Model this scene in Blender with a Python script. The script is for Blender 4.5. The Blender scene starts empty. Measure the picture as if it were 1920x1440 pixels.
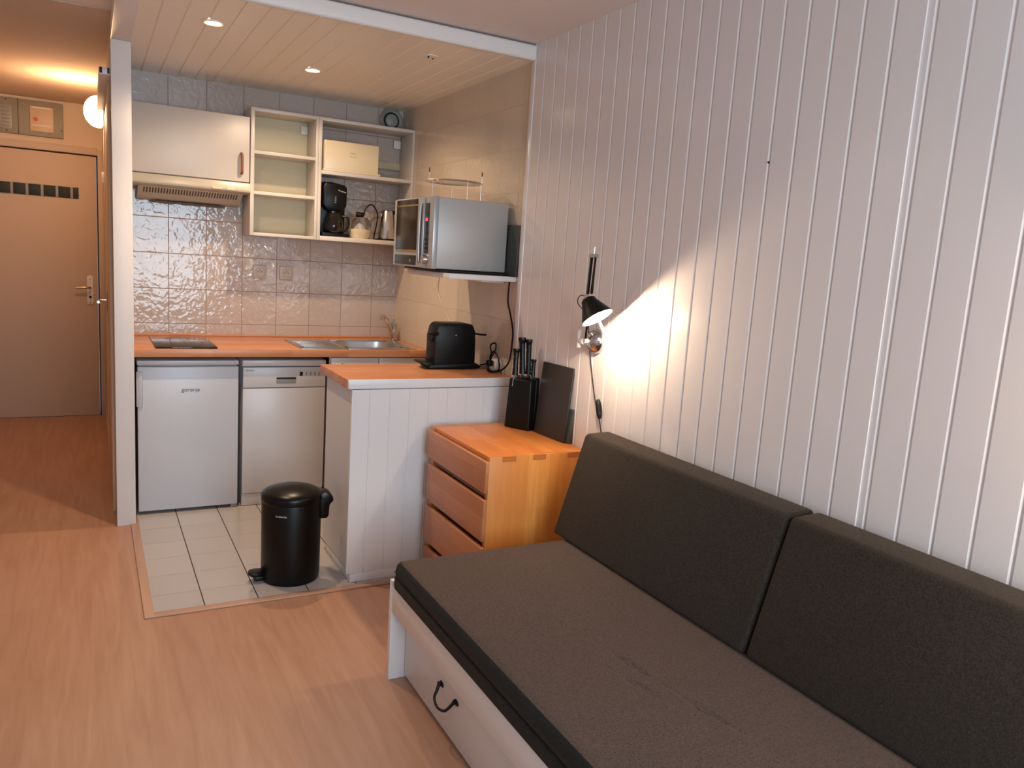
import bpy, bmesh, math, random
from mathutils import Vector, Matrix
random.seed(7)
S = bpy.context.scene
COL = S.collection

# ---------------------------------------------------------------- camera
cam_data = bpy.data.cameras.new('camera')
cam = bpy.data.objects.new('camera', cam_data)
COL.objects.link(cam)
yaw, pitch, roll, F_PX = .5014, -.1568, .0662, 1459.6
cy_, sy_, cp_, sp_ = math.cos(yaw), math.sin(yaw), math.cos(pitch), math.sin(pitch)
Fv = Vector((sy_*cp_, cy_*cp_, sp_)); Rv = Vector((cy_, -sy_, 0)); Uv = Rv.cross(Fv)
R2 = math.cos(roll)*Rv + math.sin(roll)*Uv
U2 = -math.sin(roll)*Rv + math.cos(roll)*Uv
m = Matrix.Identity(4)
for i in range(3):
    m[i][0], m[i][1], m[i][2] = R2[i], U2[i], -Fv[i]
m.translation = (0, 0, 1.4636)
cam.matrix_world = m
cam_data.sensor_width = 36
cam_data.lens = F_PX/1920*36
cam_data.clip_start = .02
S.camera = cam

# ---------------------------------------------------------------- exposure and sky
S.view_settings.view_transform = 'Standard'
S.view_settings.look = 'None'
S.view_settings.gamma = 1
S.view_settings.use_curve_mapping = False
S.view_settings.exposure = 0.35
w = bpy.data.worlds.new('world'); S.world = w; w.use_nodes = True
w.node_tree.nodes['Background'].inputs[0].default_value = (.62, .78, 1, 1)
w.node_tree.nodes['Background'].inputs[1].default_value = .5

def K(t):
    """lamp colours"""
    return {'halogen': (1, .73, .49), 'globe': (1, .62, .33), 'reading': (1, .77, .54), 'day': (.68, .86, 1)}[t]

def light(name, typ, loc, energy, color, rot=None, **kw):
    l = bpy.data.lights.new(name, typ); l.energy = energy; l.color = color
    for k, v in kw.items(): setattr(l, k, v)
    o = bpy.data.objects.new(name, l); o.location = loc
    if rot is not None: o.rotation_mode = 'QUATERNION'; o.rotation_quaternion = Vector(rot).to_track_quat('-Z', 'Y')
    COL.objects.link(o); return o

E_DAY, E_SPOT, E_GLOBE, E_READ = 78, 29, 12, 30
# daylight coming in through the window behind the camera
light('daylight', 'AREA', (.62, -1.62, 1.45), E_DAY, K('day'), (0, 1, -.12), shape='RECTANGLE', size=1.6, size_y=1.7)
for (x, y) in ((.467, 3.621), (1.014, 4.175)):
    light('downlight_beam', 'SPOT', (x, y, 2.335), E_SPOT, K('halogen'), (0, 0, -1), spot_size=math.radians(118), spot_blend=.75, shadow_soft_size=.02)
    light('downlight_spill', 'SPOT', (x, y, 2.335), E_SPOT*.42, K('halogen'), (0, 0, -1), spot_size=math.radians(157), spot_blend=.35, shadow_soft_size=.02)
light('globe_glow', 'POINT', (-.06, 5.9, 2.235), E_GLOBE, K('globe'), shadow_soft_size=.05)

# ---------------------------------------------------------------- materials
def newmat(name):
    mt = bpy.data.materials.new(name); mt.use_nodes = True
    nt = mt.node_tree; b = nt.nodes['Principled BSDF']
    return mt, nt, b
def N(nt, typ, **kw):
    n = nt.nodes.new(typ)
    for k, v in kw.items(): setattr(n, k, v)
    return n
def L(nt, a, b): nt.links.new(a, b)
def mathn(nt, op, a, b=None, c=None):
    n = N(nt, 'ShaderNodeMath', operation=op)
    for i, v in enumerate((a, b, c)):
        if v is None: continue
        if isinstance(v, (int, float)): n.inputs[i].default_value = v
        else: L(nt, v, n.inputs[i])
    return n.outputs[0]
def srgb(r, g, b):
    f = lambda c: (c/255/12.92) if c/255 <= .04045 else ((c/255+.055)/1.055)**2.4
    return (f(r), f(g), f(b), 1)
def plain(name, col, rough=.5, metal=0, bump=0, bscale=60, spec=.5, coat=0, var=0, emit=None, estr=0):
    mt, nt, b = newmat(name)
    b.inputs['Base Color'].default_value = col
    b.inputs['Roughness'].default_value = rough
    b.inputs['Metallic'].default_value = metal
    b.inputs['Specular IOR Level'].default_value = spec
    b.inputs['Coat Weight'].default_value = coat
    tc = N(nt, 'ShaderNodeTexCoord')
    nz = N(nt, 'ShaderNodeTexNoise'); nz.inputs['Scale'].default_value = bscale; nz.inputs['Detail'].default_value = 3
    L(nt, tc.outputs['Object'], nz.inputs['Vector'])
    if var:
        mx = N(nt, 'ShaderNodeMix', data_type='RGBA')
        mx.inputs[6].default_value = [c*(1-var) for c in col[:3]]+[1]
        mx.inputs[7].default_value = [min(1, c*(1+var)) for c in col[:3]]+[1]
        L(nt, nz.outputs['Fac'], mx.inputs[0]); L(nt, mx.outputs[2], b.inputs['Base Color'])
    if bump:
        bp = N(nt, 'ShaderNodeBump'); bp.inputs['Distance'].default_value = bump
        L(nt, nz.outputs['Fac'], bp.inputs['Height']); L(nt, bp.outputs[0], b.inputs['Normal'])
    if emit:
        b.inputs['Emission Color'].default_value = emit; b.inputs['Emission Strength'].default_value = estr
    return mt
def glass(name, col=(1, 1, 1, 1), rough=.02):
    mt, nt, b = newmat(name)
    b.inputs['Base Color'].default_value = col; b.inputs['Roughness'].default_value = rough
    b.inputs['Transmission Weight'].default_value = 1; b.inputs['IOR'].default_value = 1.45
    return mt
def wood(name, c1, c2, c3, along, across, stave=(.45, .042), grain=1.0, rough=.35, seam=.0, bump=.0003):
    """glued staves: 'along' and 'across' are axis letters"""
    mt, nt, b = newmat(name)
    tc = N(nt, 'ShaderNodeTexCoord'); sp = N(nt, 'ShaderNodeSeparateXYZ'); L(nt, tc.outputs['Object'], sp.inputs[0])
    ax = {'x': sp.outputs[0], 'y': sp.outputs[1], 'z': sp.outputs[2]}
    third = [k for k in 'xyz' if k not in (along, across)][0]
    acr = mathn(nt, 'ADD', ax[across], ax[third])
    cb = N(nt, 'ShaderNodeCombineXYZ'); L(nt, ax[along], cb.inputs[0]); L(nt, acr, cb.inputs[1])
    br = N(nt, 'ShaderNodeTexBrick'); br.offset = .37; br.offset_frequency = 2
    br.inputs['Scale'].default_value = 1; br.inputs['Brick Width'].default_value = stave[0]; br.inputs['Row Height'].default_value = stave[1]
    br.inputs['Mortar Size'].default_value = seam; br.inputs['Mortar Smooth'].default_value = .1; br.inputs['Bias'].default_value = 0
    br.inputs['Color1'].default_value = c1; br.inputs['Color2'].default_value = c2
    br.inputs['Mortar'].default_value = [c*.45 for c in c1[:3]]+[1]
    L(nt, cb.outputs[0], br.inputs['Vector'])
    mp = N(nt, 'ShaderNodeCombineXYZ')
    L(nt, mathn(nt, 'MULTIPLY', ax[along], 2.2*grain), mp.inputs[0]); L(nt, mathn(nt, 'MULTIPLY', ax[across], 26*grain), mp.inputs[1]); L(nt, mathn(nt, 'MULTIPLY', ax[third], 26*grain), mp.inputs[2])
    nz = N(nt, 'ShaderNodeTexNoise'); nz.inputs['Scale'].default_value = 1.6; nz.inputs['Detail'].default_value = 6; nz.inputs['Distortion'].default_value = .9
    L(nt, mp.outputs[0], nz.inputs['Vector'])
    rp = N(nt, 'ShaderNodeValToRGB'); rp.color_ramp.elements[0].position = .35; rp.color_ramp.elements[1].position = .72
    L(nt, nz.outputs['Fac'], rp.inputs[0])
    mx = N(nt, 'ShaderNodeMix', data_type='RGBA'); L(nt, br.outputs['Color'], mx.inputs[6]); mx.inputs[7].default_value = c3
    L(nt, mathn(nt, 'MULTIPLY', rp.outputs[0], .45), mx.inputs[0])
    L(nt, mx.outputs[2], b.inputs['Base Color'])
    b.inputs['Roughness'].default_value = rough
    bp = N(nt, 'ShaderNodeBump'); bp.inputs['Distance'].default_value = bump; L(nt, nz.outputs['Fac'], bp.inputs['Height']); L(nt, bp.outputs[0], b.inputs['Normal'])
    return mt
def tiles(name, col, grout, ua, va, u0, v0, pu, pv, wave=.0019, gw=.0032, rough=.08, wscale=27, gdepth=.0012, vweak=1.0):
    """square tiles with grout lines; ua and va are the axis letters of the plane"""
    mt, nt, b = newmat(name)
    tc = N(nt, 'ShaderNodeTexCoord'); sp = N(nt, 'ShaderNodeSeparateXYZ'); L(nt, tc.outputs['Object'], sp.inputs[0])
    ax = {'x': sp.outputs[0], 'y': sp.outputs[1], 'z': sp.outputs[2]}
    def line(a, o, p):
        t = mathn(nt, 'FRACT', mathn(nt, 'ADD', mathn(nt, 'DIVIDE', mathn(nt, 'SUBTRACT', ax[a], o), p), 100.5))
        d = mathn(nt, 'MULTIPLY', mathn(nt, 'ABSOLUTE', mathn(nt, 'SUBTRACT', t, .5)), p)
        mr = N(nt, 'ShaderNodeMapRange'); mr.inputs['From Min'].default_value = gw*.35; mr.inputs['From Max'].default_value = gw*.75
        mr.inputs['To Min'].default_value = 1; mr.inputs['To Max'].default_value = 0
        L(nt, d, mr.inputs['Value']); return mr.outputs[0]
    lu, lv = line(ua, u0, pu), line(va, v0, pv)
    if vweak != 1: lv = mathn(nt, 'MULTIPLY', lv, vweak)
    g = mathn(nt, 'MAXIMUM', lu, lv)
    # every tile a slightly different shade
    cell = N(nt, 'ShaderNodeCombineXYZ')
    L(nt, mathn(nt, 'FLOOR', mathn(nt, 'DIVIDE', mathn(nt, 'SUBTRACT', ax[ua], u0), pu)), cell.inputs[0])
    L(nt, mathn(nt, 'FLOOR', mathn(nt, 'DIVIDE', mathn(nt, 'SUBTRACT', ax[va], v0), pv)), cell.inputs[1])
    wn = N(nt, 'ShaderNodeTexWhiteNoise'); L(nt, cell.outputs[0], wn.inputs['Vector'])
    mx0 = N(nt, 'ShaderNodeMix', data_type='RGBA'); mx0.inputs[6].default_value = [c*.93 for c in col[:3]]+[1]; mx0.inputs[7].default_value = col
    L(nt, wn.outputs[0], mx0.inputs[0])
    mx = N(nt, 'ShaderNodeMix', data_type='RGBA'); L(nt, mx0.outputs[2], mx.inputs[6]); mx.inputs[7].default_value = grout
    L(nt, g, mx.inputs[0]); L(nt, mx.outputs[2], b.inputs['Base Color'])
    rr = mathn(nt, 'MULTIPLY_ADD', g, .6, rough); L(nt, rr, b.inputs['Roughness'])
    off = N(nt, 'ShaderNodeVectorMath', operation='MULTIPLY_ADD'); off.inputs[1].default_value = (9.1, 7.3, 5.7)
    L(nt, cell.outputs[0], off.inputs[0]); L(nt, tc.outputs['Object'], off.inputs[2])
    nz = N(nt, 'ShaderNodeTexNoise'); nz.inputs['Scale'].default_value = wscale; nz.inputs['Detail'].default_value = 1.2; nz.inputs['Distortion'].default_value = .8
    L(nt, off.outputs[0], nz.inputs['Vector'])
    h = mathn(nt, 'SUBTRACT', mathn(nt, 'MULTIPLY', nz.outputs['Fac'], wave), mathn(nt, 'MULTIPLY', g, gdepth))
    bp = N(nt, 'ShaderNodeBump'); bp.inputs['Distance'].default_value = 1; L(nt, h, bp.inputs['Height']); L(nt, bp.outputs[0], b.inputs['Normal'])
    return mt
def fabric(name, c1, c2, sheen=.08):
    mt, nt, b = newmat(name)
    tc = N(nt, 'ShaderNodeTexCoord')
    nz = N(nt, 'ShaderNodeTexNoise'); nz.inputs['Scale'].default_value = 380; nz.inputs['Detail'].default_value = 4
    n2 = N(nt, 'ShaderNodeTexNoise'); n2.inputs['Scale'].default_value = 170; n2.inputs['Detail'].default_value = 5
    for n in (nz, n2): L(nt, tc.outputs['Object'], n.inputs['Vector'])
    rp = N(nt, 'ShaderNodeValToRGB'); rp.color_ramp.elements[0].position = .38; rp.color_ramp.elements[1].position = .64
    rp.color_ramp.elements[0].color = c1; rp.color_ramp.elements[1].color = c2
    L(nt, mathn(nt, 'MULTIPLY_ADD', n2.outputs['Fac'], .4, mathn(nt, 'MULTIPLY', nz.outputs['Fac'], .6)), rp.inputs[0])
    L(nt, rp.outputs[0], b.inputs['Base Color'])
    b.inputs['Roughness'].default_value = .95; b.inputs['Specular IOR Level'].default_value = .15
    b.inputs['Sheen Weight'].default_value = sheen; b.inputs['Sheen Roughness'].default_value = .5; b.inputs['Sheen Tint'].default_value = (.9, .7, .55, 1)
    bp = N(nt, 'ShaderNodeBump'); bp.inputs['Distance'].default_value = .0012; L(nt, nz.outputs['Fac'], bp.inputs['Height']); L(nt, bp.outputs[0], b.inputs['Normal'])
    return mt

M = {}
M['panel_white'] = plain('panel_white', srgb(222, 214, 212), .19, bump=.0006, bscale=7, var=.02)
M['paint_white'] = plain('paint_white', srgb(228, 222, 218), .42, bump=.0003, bscale=30, var=.015)
M['ceiling_white'] = plain('ceiling_white', srgb(226, 214, 208), .9, bump=.0006, bscale=160, var=.02)
M['ceiling_board'] = plain('ceiling_board', srgb(246, 234, 215), .34, bump=.0003, bscale=14, var=.02)
M['ceiling_hall'] = plain('ceiling_hall', srgb(205, 180, 160), .95, bump=.003, bscale=230, var=.05)
M['hall_wall'] = plain('hall_wall', srgb(212, 190, 165), .8, bump=.0015, bscale=120, var=.04)
M['door_paint'] = plain('door_paint', srgb(196, 172, 150), .55, bump=.0004, bscale=150, var=.03)
M['gap_dark'] = plain('gap_dark', srgb(38, 28, 24), .9, var=.1)
M['enamel'] = plain('enamel', srgb(206, 207, 213), .3, bump=.00015, bscale=200, var=.01)
M['enamel_warm'] = plain('enamel_warm', srgb(212, 208, 207), .32, bump=.0001, bscale=150, var=.01)
M['melamine'] = plain('melamine', srgb(206, 198, 189), .38, bump=.0001, bscale=90, var=.015)
M['cream'] = plain('cream', srgb(202, 190, 158), .45, bump=.0001, bscale=90, var=.015)
M['cream_gloss'] = plain('cream_gloss', srgb(222, 205, 170), .25, var=.01)
M['hood'] = plain('hood', srgb(198, 188, 168), .32, var=.02)
M['leather'] = plain('leather', srgb(140, 80, 50), .5, bump=.0004, bscale=120, var=.15)
M['black_plastic'] = plain('black_plastic', srgb(6, 6, 6), .38, spec=.28, bump=.0001, bscale=200)
M['black_matte'] = plain('black_matte', srgb(6, 6, 6), .42, spec=.28, bump=.0001, bscale=300, var=.1)
M['bin_black'] = plain('bin_black', srgb(6, 6, 6), .36, spec=.28, bump=.00008, bscale=200, var=.1)
M['bin_lid'] = plain('bin_lid', srgb(6, 6, 6), .3, spec=.28, bump=.00008, bscale=200, var=.1)
M['black_gloss'] = plain('black_gloss', srgb(8, 8, 9), .06, var=.1)
M['chrome'] = plain('chrome', (.62, .62, .64, 1), .12, 1, var=.01)
M['steel'] = plain('steel', (.56, .55, .54, 1), .3, 1, bump=.0002, bscale=130, var=.03)
M['steel_soft'] = plain('steel_soft', (.62, .60, .58, 1), .24, 1, var=.02)
M['micro_silver'] = plain('micro_silver', srgb(176, 172, 168), .42, .25, bump=.0001, bscale=300, var=.015)
M['micro_front'] = plain('micro_front', srgb(170, 172, 176), .3, .35, var=.015)
M['dark_glass'] = plain('dark_glass', srgb(40, 30, 18), .22, spec=.3, var=.1)
M['dark_panel'] = plain('dark_panel', srgb(34, 34, 36), .3, var=.1)
M['red_led'] = plain('red_led', (.6, .01, .03, 1), .4, emit=(1, .02, .06, 1), estr=3)
M['knob_metal'] = plain('knob_metal', (.7, .68, .66, 1), .18, 1, var=.02)
M['brass'] = plain('brass', (.62, .42, .18, 1), .28, 1, var=.05)
M['iron'] = plain('iron', srgb(22, 16, 16), .5, .3, bump=.0002, bscale=120, var=.2)
M['wire'] = plain('wire', (.6, .55, .5, 1), .3, 1, var=.02)
M['red_tip'] = plain('red_tip', srgb(120, 40, 25), .5, var=.05)
M['white_plastic'] = plain('white_plastic', srgb(224, 218, 210), .4, var=.01)
M['grey_plastic'] = plain('grey_plastic', srgb(150, 148, 144), .45, var=.03)
M['socket'] = plain('socket', srgb(186, 170, 155), .35, var=.02)
M['ink'] = plain('ink', srgb(60, 60, 70), .5, var=.05)
M['ink_light'] = plain('ink_light', srgb(200, 200, 200), .4, var=.02)
M['ink_grey'] = plain('ink_grey', srgb(165, 150, 135), .5, var=.05)
M['slate'] = plain('slate', srgb(44, 39, 37), .5, bump=.0003, bscale=260, var=.12)
M['slate_green'] = plain('slate_green', srgb(62, 64, 60), .6, bump=.0002, bscale=120, var=.08)
M['panel_grey'] = plain('panel_grey', srgb(140, 130, 112), .5, var=.04)
M['panel_cream'] = plain('panel_cream', srgb(200, 172, 140), .5, var=.02)
M['red_button'] = plain('red_button', srgb(200, 60, 30), .4, var=.02)
M['dark_green'] = plain('dark_green', srgb(26, 34, 28), .6, var=.15)
M['joint_grey'] = plain('joint_grey', srgb(150, 145, 140), .5, var=.03)
M['shade_inner'] = plain('shade_inner', (.9, .88, .85, 1), .5, var=.01)
M['bulb'] = plain('bulb', (1, .9, .8, 1), .4, emit=(1, .78, .55, 1), estr=30)
M['spot_lens'] = plain('spot_lens', (1, .9, .8, 1), .4, emit=(1, .80, .55, 1), estr=25)
M['opal_lit'] = plain('opal_lit', (1, .95, .9, 1), .3, emit=(1, .72, .42, 1), estr=7)
M['glass'] = glass('glass')
M['glass_smoke'] = glass('glass_smoke', (.75, .72, .7, 1))
M['beech_x'] = wood('beech_x', srgb(208, 148, 108), srgb(192, 126, 86), srgb(180, 110, 70), 'x', 'y', (.42, .043), 1.2, .34)
M['beech_y'] = wood('beech_y', srgb(214, 138, 72), srgb(200, 116, 56), srgb(186, 100, 46), 'y', 'x', (.5, .05), 1.2, .4)
M['beech_z'] = wood('beech_z', srgb(216, 146, 72), srgb(204, 126, 54), srgb(190, 108, 44), 'z', 'x', (.8, .048), 1.2, .4)
M['beech_front'] = wood('beech_front', srgb(192, 128, 86), srgb(178, 110, 70), srgb(166, 98, 58), 'y', 'z', (.5, .06), 1.3, .4)
M['laminate'] = wood('laminate', srgb(186, 143, 117), srgb(183, 139, 113), srgb(150, 102, 74), 'y', 'x', (1.28, .192), .55, .42, seam=.0, bump=.0002)
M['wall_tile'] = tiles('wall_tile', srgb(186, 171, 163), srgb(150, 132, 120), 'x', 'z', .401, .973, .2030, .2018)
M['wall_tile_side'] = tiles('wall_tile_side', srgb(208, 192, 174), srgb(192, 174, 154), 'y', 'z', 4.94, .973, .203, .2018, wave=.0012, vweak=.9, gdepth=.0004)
M['floor_tile'] = tiles('floor_tile', srgb(192, 185, 181), srgb(70, 55, 45), 'x', 'y', .388, 3.326, .210, .206, wave=.0002, gw=.004, rough=.22, vweak=.25)
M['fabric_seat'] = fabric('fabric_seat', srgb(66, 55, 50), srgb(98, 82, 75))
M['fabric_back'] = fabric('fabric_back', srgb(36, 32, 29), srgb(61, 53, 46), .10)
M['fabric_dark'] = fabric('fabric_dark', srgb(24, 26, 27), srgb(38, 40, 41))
M['bed_white'] = plain('bed_white', srgb(228, 226, 226), .35, bump=.0002, bscale=60, var=.015)

# ---------------------------------------------------------------- mesh helpers
def B(): return bmesh.new()
def put(bm, other):
    me = bpy.data.meshes.new('t'); other.to_mesh(me); other.free(); bm.from_mesh(me); bpy.data.meshes.remove(me)
def box(bm, x0, x1, y0, y1, z0, z1, bev=0, seg=2):
    t = B(); bmesh.ops.create_cube(t, size=1)
    for v in t.verts:
        v.co = Vector(((x0+x1)/2+v.co.x*(x1-x0), (y0+y1)/2+v.co.y*(y1-y0), (z0+z1)/2+v.co.z*(z1-z0)))
    if bev: bmesh.ops.bevel(t, geom=t.edges[:], offset=bev, segments=seg, profile=.5, affect='EDGES', clamp_overlap=True)
    put(bm, t); return bm
def cyl(bm, p0, p1, r0, r1=None, seg=24, caps=True):
    p0, p1 = Vector(p0), Vector(p1); r1 = r0 if r1 is None else r1
    t = B(); d = p1-p0
    bmesh.ops.create_cone(t, cap_ends=caps, segments=seg, radius1=r0, radius2=r1, depth=d.length)
    t.transform(Matrix.Translation((p0+p1)/2) @ d.to_track_quat('Z', 'Y').to_matrix().to_4x4())
    put(bm, t); return bm
def lathe(bm, c, axis, prof, seg=40, sx=1, sy=1):
    """prof: (radius, height along axis)"""
    t = B(); q = Vector(axis).to_track_quat('Z', 'Y').to_matrix().to_4x4()
    rings = []
    for r, h in prof:
        rings.append([t.verts.new((max(r, 1e-5)*math.cos(2*math.pi*i/seg)*sx, max(r, 1e-5)*math.sin(2*math.pi*i/seg)*sy, h)) for i in range(seg)])
    for a, b in zip(rings, rings[1:]):
        for i in range(seg): t.faces.new((a[i], a[(i+1) % seg], b[(i+1) % seg], b[i]))
    bmesh.ops.remove_doubles(t, verts=t.verts[:], dist=2e-5)
    bmesh.ops.recalc_face_normals(t, faces=t.faces[:])
    t.transform(Matrix.Translation(Vector(c)) @ q); put(bm, t); return bm
def smooth_path(pts, n=8):
    pts = [Vector(p) for p in pts]; out = []
    for i in range(len(pts)-1):
        p0 = pts[max(i-1, 0)]; p1 = pts[i]; p2 = pts[i+1]; p3 = pts[min(i+2, len(pts)-1)]
        for k in range(n):
            t = k/n
            out.append(.5*((2*p1)+(-p0+p2)*t+(2*p0-5*p1+4*p2-p3)*t*t+(-p0+3*p1-3*p2+p3)*t*t*t))
    out.append(pts[-1]); return out
def tube(bm, pts, r, seg=10, smooth=8, closed=False, rs=None):
    if smooth: pts = smooth_path(pts, smooth)
    pts = [Vector(p) for p in pts]; n = len(pts); rings = []
    up = Vector((0, 0, 1)); prev = None
    for i, p in enumerate(pts):
        d = (pts[min(i+1, n-1)]-pts[max(i-1, 0)]).normalized()
        if prev is None:
            a = d.cross(up)
            if a.length < .1: a = d.cross(Vector((1, 0, 0)))
        else: a = prev-d*prev.dot(d)
        a.normalize(); prev = a; b = d.cross(a)
        rr = r if rs is None else rs(i/(n-1))
        rings.append([bm.verts.new(p+rr*(math.cos(2*math.pi*k/seg)*a+math.sin(2*math.pi*k/seg)*b)) for k in range(seg)])
    for a, b in zip(rings, rings[1:]):
        for k in range(seg): bm.faces.new((a[k], a[(k+1) % seg], b[(k+1) % seg], b[k]))
    bm.faces.new(rings[0][::-1]); bm.faces.new(rings[-1]); return bm
def prism(bm, poly, axis, a0, a1, bev=0):
    """poly of 2-D points extruded along an axis; 2-D order is the remaining axes in xyz order"""
    t = B(); i = 'xyz'.index(axis); o = [k for k in range(3) if k != i]
    def P(p, a):
        v = [0, 0, 0]; v[i] = a; v[o[0]] = p[0]; v[o[1]] = p[1]; return v
    A = [t.verts.new(P(p, a0)) for p in poly]; C = [t.verts.new(P(p, a1)) for p in poly]; n = len(poly)
    for k in range(n): t.faces.new((A[k], A[(k+1) % n], C[(k+1) % n], C[k]))
    t.faces.new(A[::-1]); t.faces.new(C)
    bmesh.ops.recalc_face_normals(t, faces=t.faces[:])
    if bev: bmesh.ops.bevel(t, geom=t.edges[:], offset=bev, segments=2, profile=.5, affect='EDGES', clamp_overlap=True)
    put(bm, t); return bm
def wloc(o):
    v = Vector((0, 0, 0))
    while o: v += o.location; o = o.parent
    return v
def obj(name, bm, mat, parent=None, smooth=True, angle=35, origin=None):
    me = bpy.data.meshes.new(name)
    off = wloc(parent) if parent else (Vector(origin) if origin else Vector((0, 0, 0)))
    bmesh.ops.translate(bm, verts=bm.verts[:], vec=-off)
    if smooth:
        for f in bm.faces: f.smooth = True
        for e in bm.edges:
            if len(e.link_faces) == 2 and e.calc_face_angle(0) > math.radians(angle): e.smooth = False
    bm.to_mesh(me); bm.free()
    o = bpy.data.objects.new(name, me); COL.objects.link(o)
    o.data.materials.append(mat)
    if parent: o.parent = parent
    elif origin: o.location = origin
    return o
def thing(name, label, cat, loc, group=None):
    o = bpy.data.objects.new(name, None); o.empty_display_size = .05; COL.objects.link(o); o.location = loc
    o['label'] = label; o['category'] = cat
    if group: o['group'] = group
    return o
def tag(o, label, cat, group=None):
    o['label'] = label; o['category'] = cat
    if group: o['group'] = group
    return o
def struct(name, bm, mat, parent=None, smooth=True):
    o = obj(name, bm, mat, parent, smooth)
    if not parent: o['kind'] = 'structure'
    return o
def text(name, s, size, origin, right, up, mat, parent, extrude=.0004, align='CENTER', spacing=1.0):
    cu = bpy.data.curves.new(name, 'FONT'); cu.body = s; cu.size = size; cu.extrude = extrude; cu.align_x = align; cu.align_y = 'CENTER'; cu.space_character = spacing
    cu.resolution_u = 3
    t = bpy.data.objects.new(name, cu); COL.objects.link(t)
    bpy.context.view_layer.update()
    me = bpy.data.meshes.new_from_object(t.evaluated_get(bpy.context.evaluated_depsgraph_get()))
    bpy.data.objects.remove(t); bpy.data.curves.remove(cu)
    r, u = Vector(right).normalized(), Vector(up).normalized(); n = r.cross(u)
    mm = Matrix.Identity(4)
    for i in range(3): mm[i][0], mm[i][1], mm[i][2] = r[i], u[i], n[i]
    mm.translation = Vector(origin)-wloc(parent)
    me.transform(mm); me.name = name
    o = bpy.data.objects.new(name, me); COL.objects.link(o); o.parent = parent
    me.materials.clear(); me.materials.append(mat); return o
def dup(root, loc):
    r = root.copy(); COL.objects.link(r); r.location = loc
    for ch in list(root.children):
        c = ch.copy(); COL.objects.link(c); c.parent = r
        for g in ch.children:
            d = g.copy(); COL.objects.link(d); d.parent = c
    return r

# ================================================================ SETTING
XR, XL, YB, YE = 1.776, -1.0, 4.939, 7.05
YW = -1.5            # window wall behind the camera
ZM, ZK = 2.425, 2.356
# floors
struct('floor', box(B(), -2.1, XR+.1, YW-.1, YE+.2, -.05, 0), M['laminate'])
struct('floor', box(B(), .198, XR+.02, 3.165, YB+.02, -.01, .004), M['floor_tile'])
t = B(); box(t, .163, .200, 3.128, 4.262, 0, .008, .003); box(t, .198, 1.30, 3.128, 3.166, 0, .008, .003); struct('trim_1', t, M['beech_y'] if False else plain('threshold', srgb(190, 150, 126), .4, var=.06))
# ceilings
struct('ceiling', box(B(), -2.1, XR+.1, YW-.1, 4.04, ZM, ZM+.08), M['ceiling_white'])
struct('ceiling', box(B(), XL-.1, .12, 4.075, YE+.2, ZM, ZM+.08), M['ceiling_hall'])
struct('trim_2', box(B(), XL, .104, 4.04, 4.075, ZM-.003, ZM+.08, .001), M['ceiling_hall'])
def boards_profile(a0, a1, pitch, first, face, back, gw, gd, sign=1):
    """profile of tongue-and-groove boards: points (a, depth); groove centres at first + k*pitch"""
    pts = [(a0, face)]; k = math.ceil((a0+gw-first)/pitch)
    while first+k*pitch < a1-gw:
        c = first+k*pitch
        pts += [(c-gw/2, face), (c-gw*.12, face+gd*sign), (c+gw*.12, face+gd*sign), (c+gw/2, face)]; k += 1
    pts += [(a1, face), (a1, back), (a0, back)]
    return pts
# kitchen ceiling: boards run towards the back wall
pr = boards_profile(.185, XR+.01, .0908, .264, ZK, ZK+.03, .008, .004)
t = B(); prism(t, pr, 'y', 3.235, YB+.02); struct('ceiling', t, M['ceiling_board'], smooth=False)
struct('trim_3', box(B(), .101, .187, 3.235, 4.262, ZK-.002, ZM, .004), M['paint_white'])
t = B(); box(t, .09, XR, 3.205, 3.240, ZK-.004, ZM-.007, .012, 3); struct('trim_4', t, M['paint_white'])
# dark shadow gap above the header moulding is the real gap left between it and the ceiling
# right wall: boards up to the kitchen, slightly set back near the camera
pr = boards_profile(1.300, 3.215, .0918, 1.384, XR, XR+.05, .012, .0035)
t = B(); prism(t, [(d, a) for a, d in pr], 'z', 0, ZM+.02); struct('wall_right', t, M['panel_white'], smooth=False)
pr = boards_profile(YW, 1.304, .0935, 1.276, XR+.005, XR+.066, .012, .003)
t = B(); prism(t, [(d, a) for a, d in pr], 'z', 0, ZM+.02); struct('wall_right', t, M['panel_white'], smooth=False)
struct('trim_5', box(B(), XR-.004, XR+.03, 3.213, 3.250, 0, ZM, .003), M['panel_white'])
# tiled kitchen walls
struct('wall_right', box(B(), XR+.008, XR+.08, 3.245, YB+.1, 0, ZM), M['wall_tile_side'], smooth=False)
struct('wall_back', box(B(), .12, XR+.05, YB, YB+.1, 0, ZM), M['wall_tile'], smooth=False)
# partition between kitchen and hall, its end clad with a white board
struct('wall_partition', box(B(), .104, .184, 4.27, YE+.1, 0, ZM), M['hall_wall'], smooth=False)
t = B(); box(t, .101, .187, 4.252, 4.275, 0, ZK-.002, .003); struct('trim_6', t, M['paint_white'])
struct('baseboard_hall', box(B(), .094, .105, 5.55, YE, 0, .07, .002), M['door_paint'])
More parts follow.
